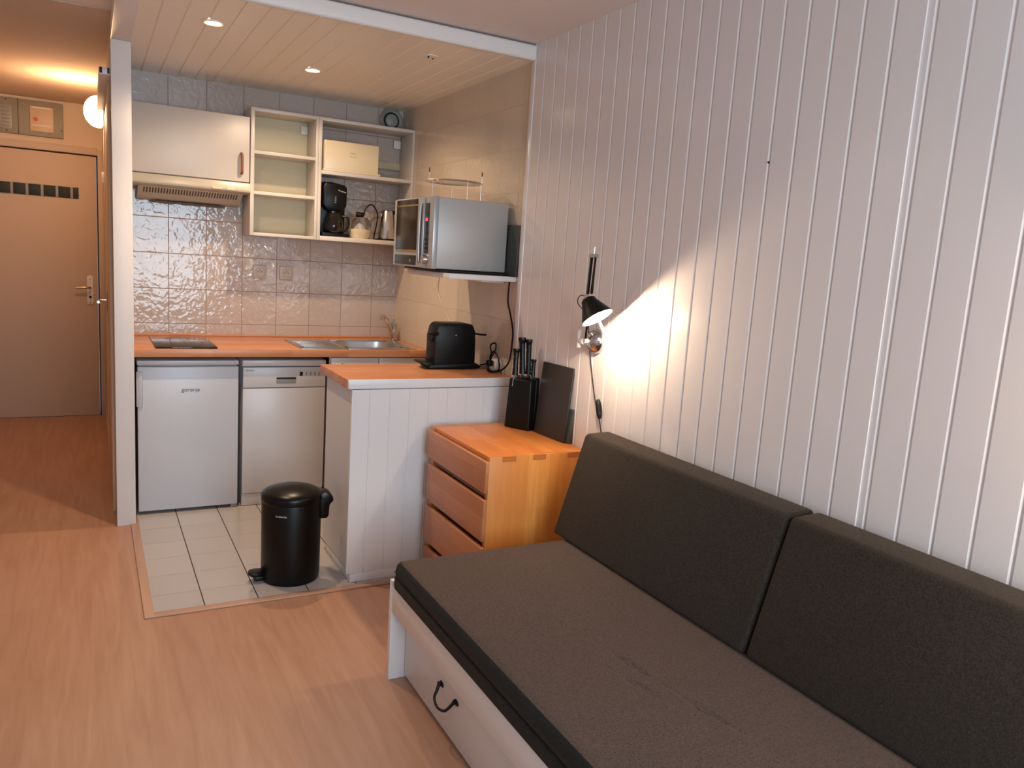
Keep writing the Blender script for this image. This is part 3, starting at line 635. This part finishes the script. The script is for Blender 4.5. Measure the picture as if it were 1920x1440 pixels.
# grill stand on top of the microwave
gs = thing('grill_stand', 'round wire grill stand with red tips on top of the microwave', 'rack', (1.55, 3.52, 1.73))
zc = 1.815; cx, cyy, rr = 1.545, 3.53, .135
t = B()
ringp = [(cx+rr*math.cos(a), cyy+rr*math.sin(a), zc) for a in [2*math.pi*i/40 for i in range(41)]]
tube(t, ringp, .0032, smooth=0, seg=8)
ringp = [(cx+rr*.75*math.cos(a), cyy+rr*.75*math.sin(a), zc) for a in [2*math.pi*i/40 for i in range(41)]]
tube(t, ringp, .002, smooth=0, seg=8)
for i in range(-8, 9):
    x = i*.0155; hh = math.sqrt(max(rr*rr-x*x, 1e-6)); cyl(t, (cx+x, cyy-hh, zc), (cx+x, cyy+hh, zc), .0018, seg=8)
obj('grid', t, M['wire'], gs)
for a in (200, 275, 320, 70):
    a = math.radians(a); p = (cx+rr*math.cos(a), cyy+rr*math.sin(a))
    t = B(); tube(t, [(p[0], p[1], 1.7295), (p[0], p[1], 1.77), (p[0], p[1], zc)], .0018, smooth=0, seg=8); obj('leg', t, M['wire'], gs)
for a in (186, 326):
    a = math.radians(a); p = (cx+rr*math.cos(a), cyy+rr*math.sin(a))
    t = B(); cyl(t, (p[0], p[1], zc), (p[0], p[1], zc+.034), .0018, seg=8); q = obj('post', t, M['wire'], gs)
    obj('tip', cyl(B(), (p[0], p[1], zc+.034), (p[0], p[1], zc+.054), .0034, seg=10), M['red_tip'], q)

# ================================================================ CHEST OF DRAWERS
ch = thing('chest_of_drawers', 'solid beech chest of drawers between sofa and peninsula', 'chest of drawers', (1.55, 2.84, 0))
X0, X1, Y0, Y1, ZT = 1.326, 1.768, 2.555, 3.120, .720
obj('top', box(B(), X0, X1, Y0+.022, Y1-.022, ZT-.020, ZT, .002), M['beech_y'], ch)
obj('side_panel', box(B(), X0, X1, Y0, Y0+.022, 0, ZT, .002), M['beech_z'], ch)
obj('side_panel', box(B(), X0, X1, Y1-.022, Y1, 0, ZT, .002), M['beech_z'], ch)
obj('back_panel', box(B(), X1-.012, X1-.004, Y0+.02, Y1-.02, .03, ZT-.02), M['beech_front'], ch)
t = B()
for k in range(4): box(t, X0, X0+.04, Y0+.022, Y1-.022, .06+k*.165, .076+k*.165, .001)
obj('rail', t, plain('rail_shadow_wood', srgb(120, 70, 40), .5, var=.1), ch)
M['joint_wood'] = plain('joint_wood', srgb(188, 106, 52), .42, var=.08)
for (x0, x1) in ((X0+.055, X0+.115), (X0+.19, X0+.25), (X0+.35, X0+.41)): obj('joint', box(B(), x0, x1, Y0-.0006, Y0+.021, ZT-.022, ZT-.0004), M['joint_wood'], ch)
for z0, z1 in ((.578, .704), (.385, .552), (.195, .362), (.03, .172)):
    dr_ = obj('drawer', box(B(), X0-.018, X0-.0005, Y0-.006, Y1+.004, z0, z1, .005, 3), M['beech_front'], ch)
    t = B(); box(t, X0+.002, X0+.36, Y0+.03, Y1-.03, z0+.01, z1-.025, .001); obj('drawer_box', t, plain('drawer_box', srgb(150, 95, 60), .6, var=.1), dr_)

# ---- knife block and knives
kb = thing('knife_block', 'black tapered knife block on the chest of drawers', 'knife block', (1.70, 3.0, ZT))
t = B(); A = [(1.640, 3.045), (1.700, 2.925), (1.762, 2.950), (1.704, 3.078)]; C_ = [(1.650, 3.040), (1.705, 2.937), (1.766, 2.962), (1.712, 3.068)]
va = [t.verts.new((x, y, ZT+.0005)) for x, y in A]; vb = [t.verts.new((x, y, z)) for (x, y), z in zip(C_, (.945, .945, .955, .955))]
t.faces.new(va[::-1]); t.faces.new(vb)
for i in range(4): t.faces.new((va[i], va[(i+1) % 4], vb[(i+1) % 4], vb[i]))
bmesh.ops.recalc_face_normals(t, faces=t.faces[:]); bmesh.ops.bevel(t, geom=t.edges[:], offset=.007, segments=3, affect='EDGES', profile=.5)
obj('body', t, M['black_matte'], kb)
t = B(); tube(t, [(1.736, 2.944, .725), (1.7405, 2.950, .945)], .003, smooth=0); obj('edge_strip', t, M['black_plastic'], kb)
def knife(p, top, rr_, lab):
    p = Vector(p); top = Vector(top); d = (top-p).normalized()
    k = thing('knife', lab, 'knife', p, 'knives in the black knife block')
    t = B(); prism(t, [(p.x-.012, p.z-.03), (p.x+.010, p.z-.03), (p.x+.008, p.z+.022), (p.x-.008, p.z+.022)], 'y', p.y-.001, p.y+.001); obj('blade', t, M['steel_soft'], k)
    a = p+d*.020; side = Vector((0, 1, 0))
    t = B(); tube(t, [a, a+d*.3*(top-a).length, a+d*.7*(top-a).length, top], rr_, rs=lambda s: rr_*(1.0-.16*math.sin(math.pi*min(1, s*1.1))+(.15 if s > .85 else 0))); obj('handle', t, M['black_plastic'], k)
    for s_ in (.3, .7):
        c = a.lerp(top, s_); obj('rivet', cyl(B(), (c.x-rr_*.98, c.y-.002, c.z), (c.x-rr_*1.03, c.y-.0024, c.z), .0025, seg=8), M['steel_soft'], k)
knife((1.668, 3.020, .940), (1.672, 3.030, 1.078), .0140, 'leftmost black-handled knife leaning in the block')
knife((1.706, 3.020, .945), (1.698, 3.030, 1.128), .0150, 'tallest black-handled knife in the knife block')
knife((1.728, 3.005, .945), (1.722, 3.010, 1.122), .0140, 'long black-handled knife just right of the tallest')
knife((1.728, 2.966, .940), (1.732, 2.972, 1.037), .0110, 'shortest knife at the right of the knife block')
# ---- dark boards leaning by the wall
def slab(c0, c1, dz, th, zt_, mat, nm, lab, cat, lean0, lean1, bev=.003):
    t = B(); (xa, ya), (xb, yb) = c0, c1
    lo = [(xa, ya), (xb, yb), (xb+th, yb), (xa+th, ya)]
    va = [t.verts.new((x, y, ZT+.0006)) for x, y in lo]; vb = [t.verts.new((x+lean0, y+lean1, z)) for (x, y), z in zip(lo, zt_)]
    t.faces.new(va[::-1]); t.faces.new(vb)
    for i in range(4): t.faces.new((va[i], va[(i+1) % 4], vb[(i+1) % 4], vb[i]))
    bmesh.ops.recalc_face_normals(t, faces=t.faces[:]); bmesh.ops.bevel(t, geom=t.edges[:], offset=bev, segments=2, affect='EDGES', profile=.5)
    return tag(obj(nm, t, mat, origin=(xa, ya, ZT)), lab, cat)
slab((1.722, 2.915), (1.738, 2.690), 0, .010, (1.035, 1.035, 1.035, 1.035), M['slate'], 'cutting_board', 'tall dark slate board leaning on the white wall', 'board', .032, .012)
t = B(); prism(t, [(1.749, ZT+.0006), (1.774, ZT+.0006), (1.774, .865), (1.768, .865)], 'y', 2.676, 2.82, .0015); tag(obj('board_stand', t, M['slate_green'], origin=(1.76, 2.75, ZT)), 'low dark green-grey wedge behind the slate board', 'stand')

# ================================================================ SOFA
sf = thing('daybed_frame', 'white wooden daybed frame under the grey mattress', 'daybed', (1.33, 1.4, 0))
obj('end_board', box(B(), .888, XR-.004, 2.372, 2.396, 0, .362, .002), M['bed_white'], sf)
obj('end_board', box(B(), .888, XR-.004, .31, .334, 0, .362, .002), M['bed_white'], sf)
obj('side_rail', box(B(), .889, .913, .334, 2.3715, .252, .346, .002), M['bed_white'], sf)
obj('slat_base', box(B(), .914, XR-.02, .336, 2.370, .30, .334), M['bed_white'], sf)
t = B(); box(t, .943, .961, .342, 2.366, .012, .262, .003); dw_ = obj('drawer', t, M['bed_white'], sf)
t = B(); box(t, .962, 1.70, .37, 2.34, .03, .22); obj('drawer_box', t, M['bed_white'], dw_)
for yc in (1.99, .72):
    t = B(); tube(t, [(.936, yc+.058, .158), (.926, yc+.050, .138), (.912, yc+.038, .120), (.906, yc, .112), (.912, yc-.038, .120), (.926, yc-.050, .138), (.936, yc-.058, .158)], .0045, rs=lambda s: .0062-.0022*math.sin(math.pi*s))
    for sgn in (-1, 1):
        lathe(t, (.9425, yc+sgn*.056, .150), (-1, 0, 0), [(.001, .007), (.005, .006), (.010, 0)], seg=14, sx=1.6)
    obj('handle', t, M['iron'], dw_)
# mattress: rounded slab, upper and lower half meet at the seam
def rbox(x0, x1, y0, y1, z0, z1, r, nx, ny, r_up=None, seam=None, crease=None, mat=None):
    """rounded box as a grid: superellipse-like edges"""
    t = B(); bmesh.ops.create_cube(t, size=1)
    for v in t.verts: v.co = Vector(((x0+x1)/2+v.co.x*(x1-x0), (y0+y1)/2+v.co.y*(y1-y0), (z0+z1)/2+v.co.z*(z1-z0)))
    bmesh.ops.bevel(t, geom=t.edges[:], offset=r, segments=4, profile=.5, affect='EDGES', clamp_overlap=True)
    return t
MY0, MY1 = .345, 2.345
mt_ = thing('mattress', 'dark grey seat mattress on the white daybed frame', 'mattress', (1.3, 1.4, .345))
# top half as a fine grid so the creases are real folds
t = B(); nx, ny = 190, 240; x0, x1, y0, y1, ztop, zs_, R_ = .878, 1.760, MY0, MY1, .452, .402, .030
def edge_drop(d):   # rounded shoulder
    if d >= R_: return 0
    return R_-math.sqrt(max(R_*R_-(R_-d)**2, 0))
creases = [((1.201, 1.62), (1.235, 1.36), .007, .0055), ((1.222, 1.44), (1.285, 1.06), .006, .0045), ((1.150, 1.49), (1.199, 1.28), .007, .006)]
def zcrease(x, y):
    h = 0
    for (ax, ay), (bx, by), dep, wd_ in creases:
        dx, dy = bx-ax, by-ay; Ln = math.hypot(dx, dy); u = ((x-ax)*dx+(y-ay)*dy)/Ln/Ln
        if -.1 < u < 1.1:
            d = abs((x-ax)*dy-(y-ay)*dx)/Ln+.006*math.sin(u*9)
            wgt = max(0, math.sin(math.pi*min(max((u+.1)/1.2, 0), 1)))
            h -= dep*wgt*math.exp(-(d/wd_)**2)
    return h
def ts(n_, R, Ltot):   # parameter values, denser at the ends
    e = [R*(1-math.cos(math.pi/2*i/6)) for i in range(7)]
    mid = [R+(Ltot-2*R)*i/(n_-1) for i in range(1, n_-1)]
    return e+mid+[Ltot-q for q in e[::-1]]
xs = [x0+a for a in ts(nx, R_, x1-x0)]; ys = [y0+a for a in ts(ny, R_, y1-y0)]
grid = []
for x in xs:
    row = []
    for y in ys:
        dx = min(x-x0, x1-x); dy = min(y-y0, y1-y)
        if dx < R_ and dy < R_:
            q = math.hypot(R_-dx, R_-dy)
            if q > R_:   # round the corner in plan
                k = R_/q; nx_, ny_ = R_-(R_-dx)*k, R_-(R_-dy)*k
                X = x0+nx_ if x-x0 < x1-x else x1-nx_; Y = y0+ny_ if y-y0 < y1-y else y1-ny_
                row.append(t.verts.new((X, Y, ztop-R_))); continue
            z = ztop-edge_drop(R_-q)
        else: z = ztop-edge_drop(min(dx, dy))
        z += .0012*math.sin(x*7+1)*math.sin(y*5)*(1 if min(dx, dy) > R_ else 0)+zcrease(x, y)
        row.append(t.verts.new((x, y, z)))
    grid.append(row)
for i in range(len(xs)-1):
    for j in range(len(ys)-1):
        try: t.faces.new((grid[i][j], grid[i+1][j], grid[i+1][j+1], grid[i][j+1]))
        except ValueError: pass
per = [grid[i][0] for i in range(len(xs))]+[grid[-1][j] for j in range(1, len(ys))]+[grid[i][-1] for i in range(len(xs)-2, -1, -1)]+[grid[0][j] for j in range(len(ys)-2, 0, -1)]
low = [t.verts.new((v.co.x, v.co.y, zs_+.004)) for v in per]; low2 = [t.verts.new((v.co.x+(.006 if v.co.x < 1.3 else -.006), v.co.y+(.006 if v.co.y < 1.3 else -.006), zs_)) for v in per]
for a, b in ((per, low), (low, low2)):
    for i in range(len(a)):
        j = (i+1) % len(a)
        try: t.faces.new((a[i], a[j], b[j], b[i]))
        except ValueError: pass
bmesh.ops.remove_doubles(t, verts=t.verts[:], dist=1e-5); bmesh.ops.recalc_face_normals(t, faces=t.faces[:])
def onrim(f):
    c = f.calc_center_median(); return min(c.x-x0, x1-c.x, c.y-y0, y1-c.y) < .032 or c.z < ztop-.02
side = t.copy()          # faces turning down at the rim and sides take the darker fabric
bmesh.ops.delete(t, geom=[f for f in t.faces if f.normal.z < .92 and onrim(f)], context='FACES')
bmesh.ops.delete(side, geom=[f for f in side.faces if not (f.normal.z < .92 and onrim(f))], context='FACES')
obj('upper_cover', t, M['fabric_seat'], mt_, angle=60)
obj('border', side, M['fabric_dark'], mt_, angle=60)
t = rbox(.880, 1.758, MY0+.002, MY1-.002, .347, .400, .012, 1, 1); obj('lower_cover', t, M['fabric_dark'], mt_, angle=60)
# back cushions: wedge profile leaning on the wall
def cushion(y0, y1, lab, tilt=0):
    c = thing('back_cushion', lab, 'cushion', (1.64, (y0+y1)/2, .455), 'grey back cushions along the wall')
    pf = [(1.527, .4555), (1.640, .838), (1.752, .842), (1.756, .4555)]
    t = B(); n = 26
    secs = []
    for k in range(n+1):
        y = y0+(y1-y0)*k/n; secs.append([t.verts.new((p[0], y, p[1])) for p in pf])
    for a, b in zip(secs, secs[1:]):
        for i in range(4): t.faces.new((a[i], a[(i+1) % 4], b[(i+1) % 4], b[i]))
    t.faces.new(secs[0][::-1]); t.faces.new(secs[-1]); bmesh.ops.recalc_face_normals(t, faces=t.faces[:])
    bmesh.ops.dissolve_limit(t, angle_limit=.01, verts=t.verts[:], edges=t.edges[:])
    bmesh.ops.bevel(t, geom=t.edges[:], offset=.016, segments=4, profile=.5, affect='EDGES', clamp_overlap=True)
    if tilt:
        ce_ = Vector((1.64, (y0+y1)/2, .46)); t.transform(Matrix.Translation(ce_) @ Matrix.Rotation(tilt, 4, 'X') @ Matrix.Translation(-ce_))
    obj('cover', t, M['fabric_back'], c, angle=60)
    # piping seam round the front face
    t = B(); 
    tube(t, [(1.6385, y0+.012, .825), (1.6385, y1-.012, .825)], .0014, smooth=0, seg=6); obj('seam', t, M['fabric_dark'], c)
    return c
cushion(1.405, 2.395, 'grey wedge back cushion beside the beech chest')
cushion(.405, 1.397, 'grey wedge back cushion at the right, farther from the chest')

# ================================================================ READING LAMP ON THE WALL
def reading_lamp(px, P, n, lab, energy, flip=1):
    """P rim centre, n shade axis; px y of the wall base"""
    P = Vector(P); n = Vector(n).normalized(); yb, zb_ = px
    lp = thing('wall_lamp', lab, 'lamp', (XR, yb, zb_), 'black wall reading lamps')
    t = B(); lathe(t, (XR-.0005, yb, zb_), (-1, 0, 0), [(.001, 0), (.050, 0), (.050, .008), (.046, .018), (.036, .030), (.022, .038), (.001, .041)]); obj('wall_plate', t, M['chrome'], lp)
    t = B(); cyl(t, (XR-.03, yb+.006*flip, zb_+.0), (XR-.055, yb+.01*flip, zb_), .009); cyl(t, (XR-.045, yb+.03*flip, zb_-.005), (XR-.045, yb+.055*flip, zb_-.005), .012); obj('joint', t, M['white_plastic'], lp)
    t = B(); box(t, XR-.055, XR-.036, yb+(.056 if flip > 0 else -.070), yb+(.070 if flip > 0 else -.056), zb_-.035, zb_+.040, .006, 3); obj('switch_box', t, M['white_plastic'], lp)
    elbow = Vector((XR-.126, yb-.112*flip, zb_+.327))
    Ap = P-n*.082
    t = B(); tube(t, [(XR-.050, yb+.012*flip, zb_+.005), elbow+Vector((.012, .004*flip, 0))], .0042, smooth=0); obj('lower_arm', t, M['black_matte'], lp)
    t = B(); tube(t, [elbow+Vector((-.008, 0, 0)), Ap+Vector((0, 0, .018))], .0060, smooth=0); tube(t, [elbow+Vector((.002, -.010*flip, 0)), Ap+Vector((.01, -.014*flip, .020))], .0032, smooth=0); obj('upper_arm', t, M['black_matte'], lp)
    t = B(); cyl(t, elbow+Vector((-.014, 0, .004)), elbow+Vector((.016, 0, .004)), .009); cyl(t, elbow, elbow+Vector((0, -.004, .038)), .0014, seg=8); obj('elbow_joint', t, M['chrome'], lp)
    t = B(); cyl(t, Ap+Vector((0, .014, .004)), Ap+Vector((0, -.018, .012)), .007); cyl(t, Ap-n*.004, Ap+n*.012, .016); obj('shade_joint', t, M['chrome'], lp)
    t = B(); lathe(t, Ap, n, [(.001, 0), (.020, 0), (.027, .006), (.030, .018), (.045, .048), (.0625, .082), (.0600, .082), (.043, .049), (.027, .019), (.020, .008), (.001, .006)]); sd = obj('shade', t, M['black_matte'], lp)
    t = B(); lathe(t, Ap, n, [(.001, .0065), (.019, .0085), (.026, .0195), (.0425, .0495), (.0595, .0820), (.0590, .0820), (.0415, .050), (.0250, .021), (.018, .011), (.001, .009)]); obj('inner_lining', t, M['shade_inner'], sd)
    c = Ap+n*.050
    t = B(); lathe(t, c, n, [(.001, -.030), (.012, -.028), (.013, -.010), (.021, .006), (.018, .020), (.008, .027), (.001, .028)], seg=24); obj('bulb', t, M['bulb'], lp)
    hs = n.cross(Vector((0, 0, 1))).normalized()
    q0 = P+n*.0; a0 = q0+hs*(-.004); 
    t = B(); tube(t, [P+n*(-.01), P+n*.015+hs*.006, P+n*.078+hs*.010, P+n*.084, P+n*.078-hs*.006, P+n*.015-hs*.006, P+n*(-.01)-hs*.004], .0022, smooth=5); obj('grip_loop', t, M['white_plastic'], sd)
    t = B(); tube(t, [Ap+Vector((0, 0, .01)), Ap+Vector((0, .05*flip, .006)), Ap+Vector((0, .062*flip, -.02)), Ap+Vector((.01, .035*flip, -.045))], .0018); obj('shade_lead', t, M['iron'], lp)
    t = B(); tube(t, [(XR-.030, yb+.035*flip, zb_+.10), (XR-.02, yb+.030*flip, zb_+.0), (XR-.008, yb+.012, zb_-.12), (XR-.006, yb-.03, zb_-.24), (XR-.008, yb-.085, zb_-.34), (XR-.010, yb-.10, zb_-.42)], .0021); cd_ = obj('cord', t, M['iron'], lp)
    t = B(); tube(t, [(XR-.012, yb-.055, zb_-.225), (XR-.012, yb-.066, zb_-.26), (XR-.012, yb-.076, zb_-.30)], .008, rs=lambda s: .003+.009*math.sin(math.pi*min(max(s, .02), .98))**.6); obj('inline_switch', t, M['iron'], cd_)
    light('reading_light', 'POINT', P-n*.010, energy, K('reading'), shadow_soft_size=.018)
    return lp
nl = (.255, -.528, -.807)
reading_lamp((2.557, 1.169), (1.620, 2.345, 1.279), nl, 'lit black reading lamp on the white panelled wall above the cushion', E_READ)
reading_lamp((.22, 1.169), (1.62, .40, 1.279), (.255, .528, -.807), 'second black reading lamp on the panelled wall, farther right', E_READ, -1)
# small screw hole in the panelling
t = B(); cyl(t, (XR, 1.75, 1.80), (XR-.003, 1.75, 1.80), .003, seg=10)
tag(obj('wall_screw', t, M['iron'], origin=(XR, 1.75, 1.80)), 'tiny dark screw head in the panelled wall', 'screw')

# ================================================================ PEDAL BIN
bn = thing('pedal_bin', 'black cylindrical pedal bin on the kitchen floor tiles', 'bin', (.765, 3.36, .0045))
bx, by, bz = .768, 3.350, .0045
t = B(); lathe(t, (bx, by, bz), (0, 0, 1), [(.001, 0), (.118, 0), (.124, .004), (.125, .012), (.1265, .02), (.128, .355), (.127, .358), (.001, .358)], seg=64); obj('body', t, M['bin_black'], bn)
t = B(); lathe(t, (bx, by, bz+.3585), (0, 0, 1), [(.129, 0), (.1305, .003), (.1305, .028), (.126, .036), (.110, .046), (.080, .056), (.045, .062), (.001, .064)], seg=64); obj('lid', t, M['bin_lid'], bn)
q = Matrix.Translation((bx, by, 0)) @ Matrix.Rotation(math.radians(-6), 4, 'Z')
t = B(); prism(t, [(.105, bz+.385), (.150, bz+.392), (.172, bz+.375), (.178, bz+.352), (.160, bz+.335), (.158, bz+.285), (.150, bz+.272), (.120, bz+.272)], 'y', -.042, .042, .008); t.transform(q); obj('hinge', t, M['bin_lid'], bn)
q2 = Matrix.Translation((bx, by, 0)) @ Matrix.Rotation(math.radians(182), 4, 'Z')
t = B(); prism(t, [(.118, -.028), (.150, -.036), (.175, -.030), (.185, 0), (.175, .030), (.150, .036), (.118, .028)], 'z', bz+.030, bz+.045, .004); t.transform(q2); obj('pedal', t, M['bin_black'], bn)
t = B(); box(t, .11, .160, -.024, .024, bz+.006, bz+.026, .004); t.transform(q2); obj('pedal_arm', t, M['bin_black'], bn)
t = B(); lathe(t, (bx, by, bz-.0042), (0, 0, 1), [(.10, 0), (.121, 0), (.121, .004), (.10, .004)], seg=48); obj('base_ring', t, M['black_plastic'], bn)
va_ = Vector((-.62, -1, 0)).normalized(); pos = Vector((bx, by, bz+.318))+va_*.1282
text('logo', 'brabantia', .013, pos, Vector((0, 0, 1)).cross(-va_)*-1, (0, 0, 1), M['ink_light'], bn)

# ================================================================ CEILING LIGHTS
def downlight(x, y, lit, lab):
    dl = thing('downlight', lab, 'downlight', (x, y, ZK), 'recessed downlights in the kitchen ceiling')
    t = B(); lathe(t, (x, y, ZK-.001), (0, 0, -1), [(.030, -.002), (.043, 0), (.043, .004), (.038, .007), (.032, .004), (.030, 0)]); obj('trim_ring', t, M['ceiling_board'], dl)
    t = B(); lathe(t, (x, y, ZK-.003), (0, 0, -1), [(.001, .003), (.020, .002), (.031, 0), (.001, 0)]); obj('lamp', t, M['spot_lens'] if lit else M['wire'], dl)
    return dl
downlight(.467, 3.621, True, 'lit recessed downlight near the partition')
downlight(1.014, 4.175, True, 'lit recessed downlight above the sink counter')
t = B(); lathe(t, (1.38, 3.488, ZK-.001), (0, 0, -1), [(.026, -.002), (.034, 0), (.034, .003), (.001, .004)])
cap = thing('ceiling_cap', 'unlit small ceiling cap right of the lit downlights', 'ceiling cap', (1.38, 3.488, ZK)); obj('disc', t, M['ceiling_board'], cap)
t = B(); cyl(t, (1.365, 3.48, ZK-.005), (1.365, 3.48, ZK-.012), .004, seg=10); cyl(t, (1.395, 3.50, ZK-.005), (1.395, 3.50, ZK-.010), .003, seg=10); obj('clip', t, M['iron'], cap)

# ================================================================ HALL
gl = thing('globe_lamp', 'glowing opal globe lamp on the hall side wall', 'lamp', (.10, 5.9, 2.235))
t = B(); lathe(t, (.1035, 5.9, 2.235), (-1, 0, 0), [(.001, 0), (.085, 0), (.085, .014), (.001, .014)]); obj('base', t, M['white_plastic'], gl)
t = B(); lathe(t, (.089, 5.9, 2.235), (-1, 0, 0), [(.075, 0)]+[(.100*math.cos(a), .024+.084*math.sin(a)) for a in [math.radians(d) for d in (-15, 0, 15, 30, 45, 60, 75, 90)]], seg=48); obj('shade', t, M['opal_lit'], gl)
cn = thing('cable_cover', 'thin vertical cable with small switch below the globe lamp', 'cable cover', (.10, 5.9, 1.8))
t = B(); box(t, .092, .1035, 5.893, 5.907, 1.86, 2.13, .002); obj('channel', t, M['white_plastic'], cn)
t = B(); box(t, .078, .1035, 5.885, 5.915, 1.79, 1.86, .003); obj('switch', t, M['white_plastic'], cn)
# fuse board above the entrance door
fb = thing('fuse_board', 'grey electrical fuse board above the entrance door', 'fuse board', (-.36, YE, 2.25))
obj('box', box(B(), -.62, -.158, YE-.035, YE-.001, 2.150, 2.402, .004), M['panel_grey'], fb)
t = B(); box(t, -.448, -.444, YE-.0365, YE-.034, 2.152, 2.400); obj('division', t, M['iron'], fb)
t = B(); box(t, -.372, -.220, YE-.046, YE-.034, 2.182, 2.362, .003); c1 = obj('cover', t, M['panel_cream'], fb)
obj('button', cyl(B(), (-.335, YE-.046, 2.268), (-.335, YE-.054, 2.268), .014, seg=20), M['red_button'], c1)
t = B()
for z in (2.35, 2.222): box(t, -.36, -.235, YE-.0475, YE-.045, z, z+.006)
obj('label_strip', t, M['white_plastic'], c1)
t = B(); box(t, -.56, -.485, YE-.044, YE-.034, 2.18, 2.345, .002); c2 = obj('meter_window', t, M['grey_plastic'], fb)
t = B()
for i in range(6): box(t, -.55, -.495, YE-.047, YE-.043, 2.19+i*.026, 2.204+i*.026, .001)
obj('fuse', t, M['panel_grey'], c2)
t = B()
for (x, z) in ((-.52, 2.388), (-.52, 2.165), (-.17, 2.205)): cyl(t, (x, YE-.035, z), (x, YE-.038, z), .005, seg=10)
obj('screw', t, M['iron'], fb)
# strip of dark squares on the door
st = thing('door_strip', 'row of dark squares with grey joints on the entrance door', 'strip', (-.33, YE, 1.76))
obj('backing', box(B(), -.70, -.066, YE-.008, YE-.0025, 1.715, 1.800, .001), M['joint_grey'], st)
for i in range(8):
    xa = -.066-.038 if i == 0 else -.066-.038-.018-(i-1)*.0975-.080
    xb = -.066 if i == 0 else xa+.080
    if xa < -.70: continue
    obj('square', box(B(), xa, xb, YE-.0095, YE-.0078, 1.716, 1.799, .0005), M['dark_green'], st)
